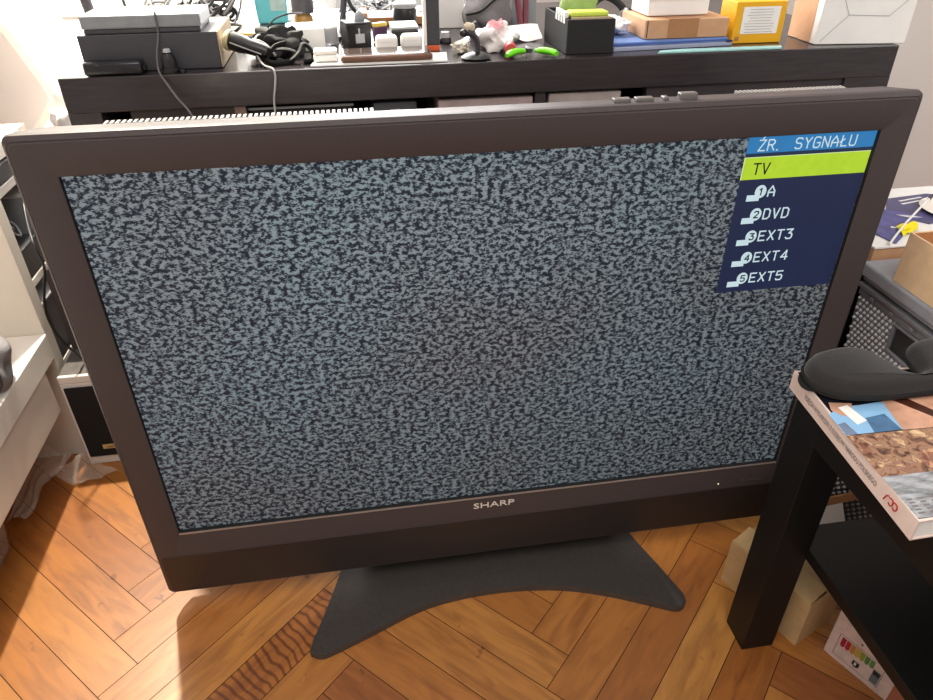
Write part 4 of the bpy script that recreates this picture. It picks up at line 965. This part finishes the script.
cpatch('street_picture', [(.3112, -.3321), (.484, -.334), (.481, -.384), (.3092, -.3855)], M['smoke'], .0001)
bm = NB()
for k in range(5):
    for j in range(14): poly(bm, [(.314+j*.0115, -.362-k*.0042), (.320+j*.0115, -.362-k*.0042), (.320+j*.0115, -.364-k*.0042), (.314+j*.0115, -.364-k*.0042)], zc+.00018)
obj('windows_picture', bm, M['inkgrey'], cov)
sd = Vector((b01[0]-b00[0], b01[1]-b00[1], 0)).normalized()
bm = text_bm('KSIĘGA WYDARZEŃ Z DZIEJÓW NARODU POLSKIEGO', .0088, (b00[0]-.0003, b00[1], .4598), sd, (0, 0, 1), .0002)
ys = [v.co.y for v in bm.verts]; y0_, y1_ = max(ys), min(ys)
for v in bm.verts:
    u = (y0_-v.co.y)/(y0_-y1_); tgt = Vector((b00[0], b00[1], 0))+sd*(.034+.142*u); v.co.y = tgt.y; v.co.x = tgt.x-.0004
obj('spine_lettering', bm, M['inkgrey'], cov)
bm = NB(); base = Vector((b00[0], b00[1], 0))
def sptube(pts): tube(bm, [base+sd*s+Vector((-.0006, 0, z)) for s, z in pts], .0007, 6, 4)
sptube([(.1905, .4585), (.1925, .4648), (.1955, .4672)]); sptube([(.197, .4665), (.2015, .4672), (.203, .463), (.2005, .4595), (.1975, .461)]); sptube([(.2035, .4665), (.208, .4672), (.2095, .463), (.207, .4595), (.204, .461)])
obj('publisher_mark', bm, M['inkred'], cov, label='red curled publisher mark on the spine')
# sleep mask
mk = thing('sleep_mask', 'black padded sleep mask lying across the far end of the book', 'mask', (.435, -.19, .4765))
half = [(0.436, -0.207), (0.425, -0.2), (0.4195, -0.18), (0.412, -0.159), (0.396, -0.1465), (0.372, -0.1445), (0.345, -0.151), (0.326, -0.166), (0.3185, -0.186), (0.323, -0.205), (0.34, -0.2195), (0.37, -0.2275), (0.405, -0.2295), (0.436, -0.229)]
full = half+[(2*.436-x, y) for x, y in half[::-1][1:-1]]
pts = [(p.x, p.y) for p in spline([(x, y, 0) for x, y in full], 4, True)]
pts = [(p.x, p.y) for p in spline([(x, y, 0) for x, y in full], 6, True)]
n = len(pts); ar = sum(pts[i][0]*pts[(i+1) % n][1]-pts[(i+1) % n][0]*pts[i][1] for i in range(n))
if ar < 0: pts.reverse()
nrm = []
for i in range(n):
    v = Vector((pts[(i+3) % n][0]-pts[i-3][0], pts[(i+3) % n][1]-pts[i-3][1])).normalized(); nrm.append(Vector((-v.y, v.x)))
bm = NB(); rings = []
for d, z in ((.005, .4768), (.0012, .4795), (0, .4850), (.0008, .4905), (.0032, .4960), (.0070, .4998), (.012, .5020)):
    rings.append([bm.verts.new((pts[i][0]+nrm[i].x*d, pts[i][1]+nrm[i].y*d, z)) for i in range(n)])
for A_, D_ in zip(rings, rings[1:]):
    for i in range(n): bm.faces.new([A_[i], A_[(i+1) % n], D_[(i+1) % n], D_[i]])
bm.faces.new(rings[0][::-1]); bm.faces.new(rings[-1])
bmesh.ops.recalc_face_normals(bm, faces=bm.faces)
obj('pad', bm, M['mask'], mk, True)
bm = NB(); tube(bm, [(x, y, .4850) for x, y in pts[::2]], .0026, 8, 1, True); obj('piping', bm, M['strap'], mk, True)
bm = NB(); tube(bm, [(.337, -.166, .483), (.327, -.170, .482), (.3195, -.179, .480), (.3175, -.189, .479), (.324, -.194, .479), (.334, -.195, .480)], .0055, 8, 6, flat=.25); obj('elastic_strap', bm, M['strap'], mk, True)
bm = NB(); quadbox(bm, [(.3165, -.1885, .4855), (.3255, -.1785, .4875), (.3261, -.1792, .4875), (.3171, -.1892, .4855), (.3165, -.1885, .4859), (.3255, -.1785, .4879), (.3261, -.1792, .4879), (.3171, -.1892, .4859)], 0); obj('tag', bm, M['lgrey'], mk, label='small pale tag')

# cardboard box behind the table leg
t = thing('open_carton', 'small open cardboard box on the floor behind the table leg', 'box', (.43, -.12, 0))
O = Vector((.4195, -.2135)); uu = Vector((-.054, .130)).normalized(); vv = Vector((.130, .054)).normalized(); Lu, Lv, H = .142, .085, .094; th = .003
bm = NB(); P = lambda a, b: (O.x+uu.x*a+vv.x*b, O.y+uu.y*a+vv.y*b)
def pb(a0, a1, b0, b1, z0, z1, bev=.0004): quadbox(bm, quadz([P(a0, b0), P(a0, b1), P(a1, b1), P(a1, b0)], z0, z1), bev)
pb(0, Lu, 0, th, .0005, H); pb(0, Lu, Lv-th, Lv, .0005, H); pb(0, th, th, Lv-th, .0005, H); pb(Lu-th, Lu, th, Lv-th, .0005, H); pb(th, Lu-th, th, Lv-th, .0005, .003)
obj('body', bm, M['card_grey'], t)
bm = NB()
quadbox(bm, [(*P(.002, .001), H), (*P(.002, .034), H+.012), (*P(Lu-.002, .034), H+.012), (*P(Lu-.002, .001), H), (*P(.002, .001), H+.002), (*P(.002, .034), H+.014), (*P(Lu-.002, .034), H+.014), (*P(Lu-.002, .001), H+.002)], 0); obj('flap', bm, M['card_grey'], t)
bm = NB()
quadbox(bm, [(*P(.002, Lv-.001), H), (*P(.002, .044), H-.006), (*P(Lu-.002, .044), H-.006), (*P(Lu-.002, Lv-.001), H), (*P(.002, Lv-.001), H+.002), (*P(.002, .044), H-.004), (*P(Lu-.002, .044), H-.004), (*P(Lu-.002, Lv-.001), H+.002)], 0); obj('flap', bm, M['card_grey'], t)
# lamp box with an energy label
t = thing('lamp_carton', 'white carton with a coloured energy label on the floor under the black table', 'box', (.50, -.27, 0))
e0 = Vector((.458, -.226, 0)); eu = Vector((.037, -.080, 0)).normalized(); ev = Vector((eu.y*-1, eu.x, 0)); EW, EH = .118, .150
bm = NB(); obox(bm, (e0.x, e0.y), (eu.x, eu.y), (ev.x, ev.y), EW, .06, .0005, EH, .0008); obj('body', bm, pm('lamp_box_card', (226, 206, 200), .5), t)
en = Vector((-ev.x, -ev.y, 0))
def eq(bm, u0, u1, z0, z1, off=.0004, mi=0):
    bm.faces.new([bm.verts.new(e0+eu*u+en*off+Vector((0, 0, z))) for u, z in ((u0, z0), (u1, z0), (u1, z1), (u0, z1))]).material_index = mi
bm = NB(); eq(bm, .095, .118, .0008, EH, .0003); obj('tan_end', bm, pm('tan_pink', (176, 112, 84), .6), t)
bm = NB()
for a in ((.012, .079, .0105, .0112), (.012, .0128, .0105, .056), (.0783, .079, .0105, .056), (.012, .079, .0553, .056)): eq(bm, *a)
lab = obj('energy_label', bm, M['inkgrey'], t)
cols = [(170, 26, 60), (186, 44, 50), (206, 140, 70), (206, 176, 70), (150, 170, 50), (92, 140, 70), (96, 146, 84)]
bm = NB(); mm = []
for k, c in enumerate(cols):
    mm.append(pm('energy_bar', c, .5, .05)); u0 = .0165+k*.0071
    h0 = .0335+(.0 if k < 2 else .0)
    zt, zb = .0525, .0330+.0006*k
    f = bm.faces.new([bm.verts.new(e0+eu*u+en*.0006+Vector((0, 0, z))) for u, z in ((u0, zb+.003), (u0+.0031, zb), (u0+.0062, zb+.003), (u0+.0062, zt), (u0, zt))]); f.material_index = k
obj('energy_bars', bm, mm, lab)
bm = NB(); f = bm.faces.new([bm.verts.new(e0+eu*u+en*.0006+Vector((0, 0, z))) for u, z in ((.0395, .0185), (.0445, .0155), (.0495, .0185), (.0495, .0275), (.0395, .0275))]); obj('rating_arrow', bm, M['ink'], lab)
bm = NB(); eq(bm, .0425, .0455, .019, .0255, .0008); obj('rating_letter', bm, M['paper'], lab)
bm = NB(); eq(bm, .0665, .0772, .013, .0395, .0006); obj('energy_panel', bm, pm('label_teal', (104, 122, 124), .5), lab)
bm = NB(); eq(bm, .0675, .0762, .030, .038, .0008); obj('energy_panel_dark', bm, M['ink'], lab)
bm = NB()
for a in ((.016, .0164, .066, .098), (.019, .0194, .070, .098), (.040, .043, .062, .066), (.064, .0644, .066, .072)): eq(bm, *a)
obj('print', bm, M['inkgrey'], t)

# grey knit-pattern basket with lid
bs = thing('basket', 'grey plastic storage basket with knit pattern and lid under the open cardboard box', 'basket', (.87, .07, 0))
gx0, gx1, gy0, gy1 = .733, 1.03, -.135, .262
def basket_pt(u, z):           # walk round the tapered body; u in 0..4
    tt = .014*(1-z/.345); x0, x1, y0, y1 = gx0+.005+tt*.6, gx1-.005-tt*.6, gy0+.005+tt*.6, gy1-.005-tt*.6
    s = int(u) % 4; f = u-int(u)
    c = [(x0, y1), (x0, y0), (x1, y0), (x1, y1)]; a, b = c[s], c[(s+1) % 4]
    return Vector((a[0]+(b[0]-a[0])*f, a[1]+(b[1]-a[1])*f, z))
bm = NB()      # inner wall
n = 40
def wall(bm, off, z0, z1, mi=0):
    c0 = [basket_pt(k, z0) for k in range(4)]; c1 = [basket_pt(k, z1) for k in range(4)]
    cx, cy = (gx0+gx1)/2, (gy0+gy1)/2
    f = lambda p: Vector((p.x+(off if p.x < cx else -off), p.y+(off if p.y < cy else -off), p.z))
    lo = [bm.verts.new(f(p)) for p in c0]; hi = [bm.verts.new(f(p)) for p in c1]
    for k in range(4): bm.faces.new([lo[k], lo[(k+1) % 4], hi[(k+1) % 4], hi[k]]).material_index = mi
    return lo, hi
lo, hi = wall(bm, .003, .002, .330); bm.faces.new(lo)
obj('inner_wall', bm, pm('basket_inside', (40, 40, 42), .6), bs)
# knit studs in diamond rows on the two faces that can be seen, with the hand hole left free
bm = NB()
def stud(c, nrm, du, w, h):
    up = Vector((0, 0, 1)); P0 = [c+du*(-w)+up*(-h*.2), c+du*(w*.2)+up*(-h), c+du*w+up*(h*.2), c+du*(-w*.2)+up*h]
    b_ = [bm.verts.new(p) for p in P0]; t_ = [bm.verts.new(c+(p-c)*.55+nrm*.0035) for p in P0]
    bm.faces.new(t_); 
    for i in range(4): bm.faces.new([b_[i], b_[(i+1) % 4], t_[(i+1) % 4], t_[i]])
rows = 29; colsn = 36
for face, nn, wid in ((0, colsn, gy1-gy0), (1, 28, gx1-gx0), (3, 28, gx1-gx0)):
    for r_ in range(rows):
        z = .018+r_*.0104
        for k in range(nn):
            f = (k+(.5 if r_ % 2 else 0)+.3)/nn
            if f > .985: continue
            if face == 0 and .255 < z < .312 and .27 < f < .73: continue
            p = basket_pt(face+f, z); q = basket_pt(face+min(f+.01, .999), z); du = (q-p).normalized(); nrm = Vector((du.y, -du.x, 0)).normalized()
            cen = Vector(((gx0+gx1)/2, (gy0+gy1)/2, z))
            if nrm.dot(p-cen) < 0: nrm = -nrm
            stud(p-nrm*.0018, nrm, du, .0046, .0046)
bmesh.ops.recalc_face_normals(bm, faces=bm.faces)
obj('knit_relief', bm, pm('knit_light', (206, 206, 210), .35, .06), bs)
bm = NB(); wall(bm, .0015, .002, .262); wall(bm, .0015, .308, .330)
for f0, f1 in ((0, .28), (.72, 1)):
    bm.faces.new([bm.verts.new(basket_pt(0+min(f, .9999), z)+Vector((.0015, 0, 0))) for f, z in ((f0, .262), (f1, .262), (f1, .308), (f0, .308))])
for s in (1, 2, 3):
    bm.faces.new([bm.verts.new(basket_pt(s+f, z)) for f, z in ((0, .262), (.9999, .262), (.9999, .308), (0, .308))])
obj('outer_wall', bm, M['basket'], bs)
def hand_frame():
    b = NB(); P = []
    for f, z in ((.27, .305), (.27, .268), (.30, .259), (.70, .259), (.73, .268), (.73, .305), (.70, .311), (.30, .311)): P.append(basket_pt(f, z)+Vector((-.001, 0, 0)))
    tube(b, P, .0028, 8, 3, True); return b
obj('hand_hole_rim', hand_frame(), M['basket'], bs, True)
bm = NB(); ringpts = lambda d: [(gx0+d, gy0+d), (gx1-d, gy0+d), (gx1-d, gy1-d), (gx0+d, gy1-d)]
def rimbox(bm, d0, d1, z0, z1, bev=.002):
    x0, x1, y0, y1 = gx0+d0, gx1-d0, gy0+d0, gy1-d0; t_ = d1
    box(bm, x0, x0+t_, y0, y1, z0, z1, bev); box(bm, x1-t_, x1, y0, y1, z0, z1, bev); box(bm, x0+t_, x1-t_, y0, y0+t_, z0, z1, bev); box(bm, x0+t_, x1-t_, y1-t_, y1, z0, z1, bev)
rimbox(bm, .000, .014, .3305, .340); rimbox(bm, .004, .006, .3165, .3303, .001)
for k in range(7): box(bm, gx0-.002, gx0+.002, gy1-.05-k*.052, gy1-.042-k*.052, .321, .328, .001)
obj('rim', bm, M['basket'], bs)
bm = NB(); box(bm, gx0+.004, gx1-.004, gy0+.004, gy1-.004, .346, .3535, .001)
box(bm, gx0-.004, gx1+.004, gy0-.004, gy1+.004, .354, .380, .005, seg=3)
obj('lid', bm, M['basket_lid'], bs)
# open cardboard box on the lid
t = thing('open_carton', 'pale open cardboard box standing on the grey basket lid', 'box', (.80, .10, .3805))
kx0, kx1, ky0, ky1, kz0, kz1 = .733, .87, .01, .187, .3805, .470
bm = NB(); th = .003
box(bm, kx0, kx0+th, ky0, ky1, kz0, kz1, .0005); box(bm, kx1-th, kx1, ky0, ky1, kz0, kz1, .0005); box(bm, kx0+th, kx1-th, ky0, ky0+th, kz0, kz1, .0005); box(bm, kx0+th, kx1-th, ky1-th, ky1, kz0, kz1, .0005); box(bm, kx0+th, kx1-th, ky0+th, ky1-th, kz0, kz0+.003, 0)
obj('body', bm, M['card_pale'], t)
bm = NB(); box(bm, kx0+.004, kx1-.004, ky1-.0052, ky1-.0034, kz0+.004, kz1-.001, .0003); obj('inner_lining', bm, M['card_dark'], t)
# big carton with a white top behind the basket
t = thing('low_table', 'low brown table with a white top against the wall at the right', 'table', (1.0, .41, 0))
obj('board', B(.752, 1.25, .272, .529, .362, .3975, bev=.001), M['card'], t)
obj('top_sheet', B(.750, 1.252, .270, .531, .3978, .402, bev=.001), M['paper'], t, label='white top')
for x in (.795, 1.205):
    for y in (.300, .49): obj('leg', B(x, x+.035, y, y+.035, .0005, .3615, bev=.001), M['blackbrown'], t)
t = thing('dark_box', 'black filler box added under the low table to darken the gap beside the basket', 'box', (.94, .39, 0))  # added dark filler, blacks out the bright gap left of the basket
obj('body', B(.712, 1.19, .280, .298, .0005, .340, bev=.001), M['black'], t)
obj('rear', B(.84, 1.19, .2985, .50, .0005, .340, bev=.001), M['black'], t)
zt = .4025
def leaflet(name, label, pts, mat, strips):
    t = thing(name, label, 'leaflet', (sum(p[0] for p in pts)/len(pts), sum(p[1] for p in pts)/len(pts), zt), 'purple leaflets')
    z = zt+(.0014 if mat is M['purple2'] else 0)
    bm = NB(); prism(bm, pts, z, z+.001, 0); obj('sheet', bm, mat, t)
    bm = NB()
    for s in strips: poly(bm, s, z+.0012)
    obj('print', bm, M['paper'], t); return t
leaflet('leaflet', 'purple printed leaflet lying on the white top, nearer the wall', [(.9200, .4770), (1.0196, .4886), (1.09, .455), (.985, .365), (.9173, .345), (.868, .405)], M['purple'], [[(.935, .462), (.995, .474), (.998, .470), (.938, .457)], [(.930, .447), (.978, .457), (.981, .453), (.933, .442)]])
leaflet('leaflet', 'violet patterned leaflet lying on the white top, nearer the television', [(.872, .4260), (.930, .380), (.8844, .3453), (.7950, .2745), (.7850, .322)], M['purple2'], [[(.88, .395), (.905, .385), (.925, .372), (.895, .378)], [(.83, .34), (.835, .345), (.85, .33), (.845, .325)]])
t = thing('dish', 'white round dish with a yellow centre on the white top', 'dish', (1.0, .37, zt))
bm = NB(); lathe(bm, (1.008, .392, zt+.0016), [(0, 0), (.05, 0), (.062, .004), (.064, .006), (.05, .0025), (0, .002)], 32); obj('rim', bm, M['plate'], t, True)
bm = NB(); lathe(bm, (1.012, .394, zt+.0040), [(0, 0), (.032, 0), (.028, .004), (0, .006)], 28); obj('centre', bm, M['yolk'], t, True)
t = thing('stirring_stick', 'thin white stick with a dark tip leaning across the leaflets', 'stick', (.88, .36, zt))
bm = NB(); tube(bm, [(.779, .272, zt+.0028), (.86, .34, zt+.010), (.965, .418, zt+.020)], .0022, 8, 2); obj('shaft', bm, M['paper'], t, True)
bm = NB(); tube(bm, [(.966, .4185, zt+.0202), (.984, .432, zt+.021)], .0034, 8, 2); obj('tip', bm, M['dgrey'], t, True)
t = thing('yellow_wrapper', 'crumpled yellow wrapper beside the violet leaflet', 'wrapper', (.85, .32, zt))
bm = NB(); sheet(bm, [(.826, .298, zt+.002), (.872, .318, zt+.002), (.886, .345, zt+.006), (.838, .337, zt+.004)], 10, 6, lambda u, v: Vector((0, 0, .005*abs(math.sin(u*6+v*3))))); obj('film', bm, M['yellow2'], t, True)
bm = NB(); sheet(bm, [(.835, .312, zt+.008), (.86, .322, zt+.008), (.862, .332, zt+.011), (.84, .328, zt+.010)], 6, 4); obj('crease', bm, M['yellow2'], t, True)
# second knit-pattern crate, seen through the gap under the table top
t = thing('crate', 'small grey knit-pattern crate on the floor behind the black table', 'crate', (.61, .03, 0))
qx0, qx1, qy0, qy1, qz = .520, .712, -.05, .12, .24
bm = NB()
for a in ((qx0, qx1, qy0, qy0+.004), (qx0, qx1, qy1-.004, qy1), (qx0, qx0+.004, qy0+.004, qy1-.004), (qx1-.004, qx1, qy0+.004, qy1-.004)): box(bm, a[0], a[1], a[2], a[3], .0005, qz, 0)
box(bm, qx0+.004, qx1-.004, qy0+.004, qy1-.004, .0005, .004, 0)
obj('body', bm, pm('crate_dark', (48, 48, 50), .5), t)
bm = NB()
for r_ in range(20):
    for k in range(18): stud(Vector((qx0+.010+k*.0098+(.0049 if r_ % 2 else 0), qy0+.0002, .014+r_*.0112)), Vector((0, -1, 0)), Vector((1, 0, 0)), .0036, .0030)
bmesh.ops.recalc_face_normals(bm, faces=bm.faces)
obj('knit_relief', bm, pm('crate_light', (170, 170, 172), .35), t)
t = thing('paper_sheet', 'white card with a brown edge leaning on the small crate behind the black table', 'card', (.52, -.06, 0))
bm = NB(); quadbox(bm, [(.498, -.078, .0010), (.60, -.078, .0010), (.60, -.0765, .0010), (.498, -.0765, .0010), (.498, -.062, .118), (.556, -.062, .128), (.556, -.0605, .128), (.498, -.0605, .118)], 0); obj('sheet', bm, M['paper'], t)
bm = NB(); quadbox(bm, [(.498, -.0625, .1185), (.590, -.0625, .1285), (.590, -.0575, .1285), (.498, -.0575, .1185), (.498, -.0605, .134), (.590, -.0605, .142), (.590, -.0565, .142), (.498, -.0565, .134)], 0); obj('edge_strip', bm, M['card_dark'], t, label='brown edge strip')

# ------------------------------------------------------------------ light
w = bpy.data.worlds.new('room_glow'); S.world = w; w.use_nodes = True
bg = w.node_tree.nodes['Background']; bg.inputs[0].default_value = (1.0, .94, .89, 1); bg.inputs[1].default_value = .50
def area(name, loc, target, size, energy, col, sy=None):
    l = bpy.data.lights.new(name, 'AREA'); l.energy = energy; l.color = col; l.size = size
    if sy: l.shape = 'RECTANGLE'; l.size_y = sy
    o = bpy.data.objects.new(name, l); C.objects.link(o); o.location = loc
    o.rotation_euler = (Vector(target)-Vector(loc)).to_track_quat('-Z', 'Y').to_euler(); return o
area('window_daylight', (-.28, 1.32, 1.35), (-.28, 0, .9), 1.0, 105, (1, .98, .96), 1.8)
def spot(name, loc, target, r, energy, col, cone):
    l = bpy.data.lights.new(name, 'SPOT'); l.energy = energy; l.color = col; l.shadow_soft_size = r; l.spot_size = math.radians(cone); l.spot_blend = .5
    o = bpy.data.objects.new(name, l); C.objects.link(o); o.location = loc
    o.rotation_euler = (Vector(target)-Vector(loc)).to_track_quat('-Z', 'Y').to_euler(); return o
spot('window_sun_gap', (-.675, .80, 1.62), (-.60, .02, 0), .03, 165, (1, .94, .76), 62)
area('front_fill', (-.1, -1.1, 2.2), (.5, .1, .4), 1.2, 22, (1, .95, .9))  # added soft fill above the camera, brightens faces turned to the room
spot('carton_fill', (-.9, -.95, 1.5), (.76, .02, .40), .15, 36, (1, .94, .88), 22)  # added fill spot from the left, brightens carton, basket and book
lamp = area('right_fill', (1.5, -.40, 1.5), (1.1, .7, .45), .4, 4, (1, .95, .92)); lamp.data.spread = math.radians(110)  # added fill from the right, lifts the back wall and white boxes

# ------------------------------------------------------------------ camera
cam = bpy.data.cameras.new('camera'); cam.sensor_width = 36; cam.lens = 700/933*36; cam.clip_start = .02
co = bpy.data.objects.new('camera', cam); C.objects.link(co)
Rx, Rd, Rf = ((.98751153, -.15742107, -.00629164), (-.09228651, -.54562899, -.83292989), (.12768774, .82310851, -.55334276))
m = Matrix(((Rx[0], -Rd[0], -Rf[0], -.15861822), (Rx[1], -Rd[1], -Rf[1], -.75730147), (Rx[2], -Rd[2], -Rf[2], .95307593), (0, 0, 0, 1)))
co.matrix_world = m
S.camera = co
S.view_settings.view_transform = 'Standard'
S.view_settings.look = 'None'
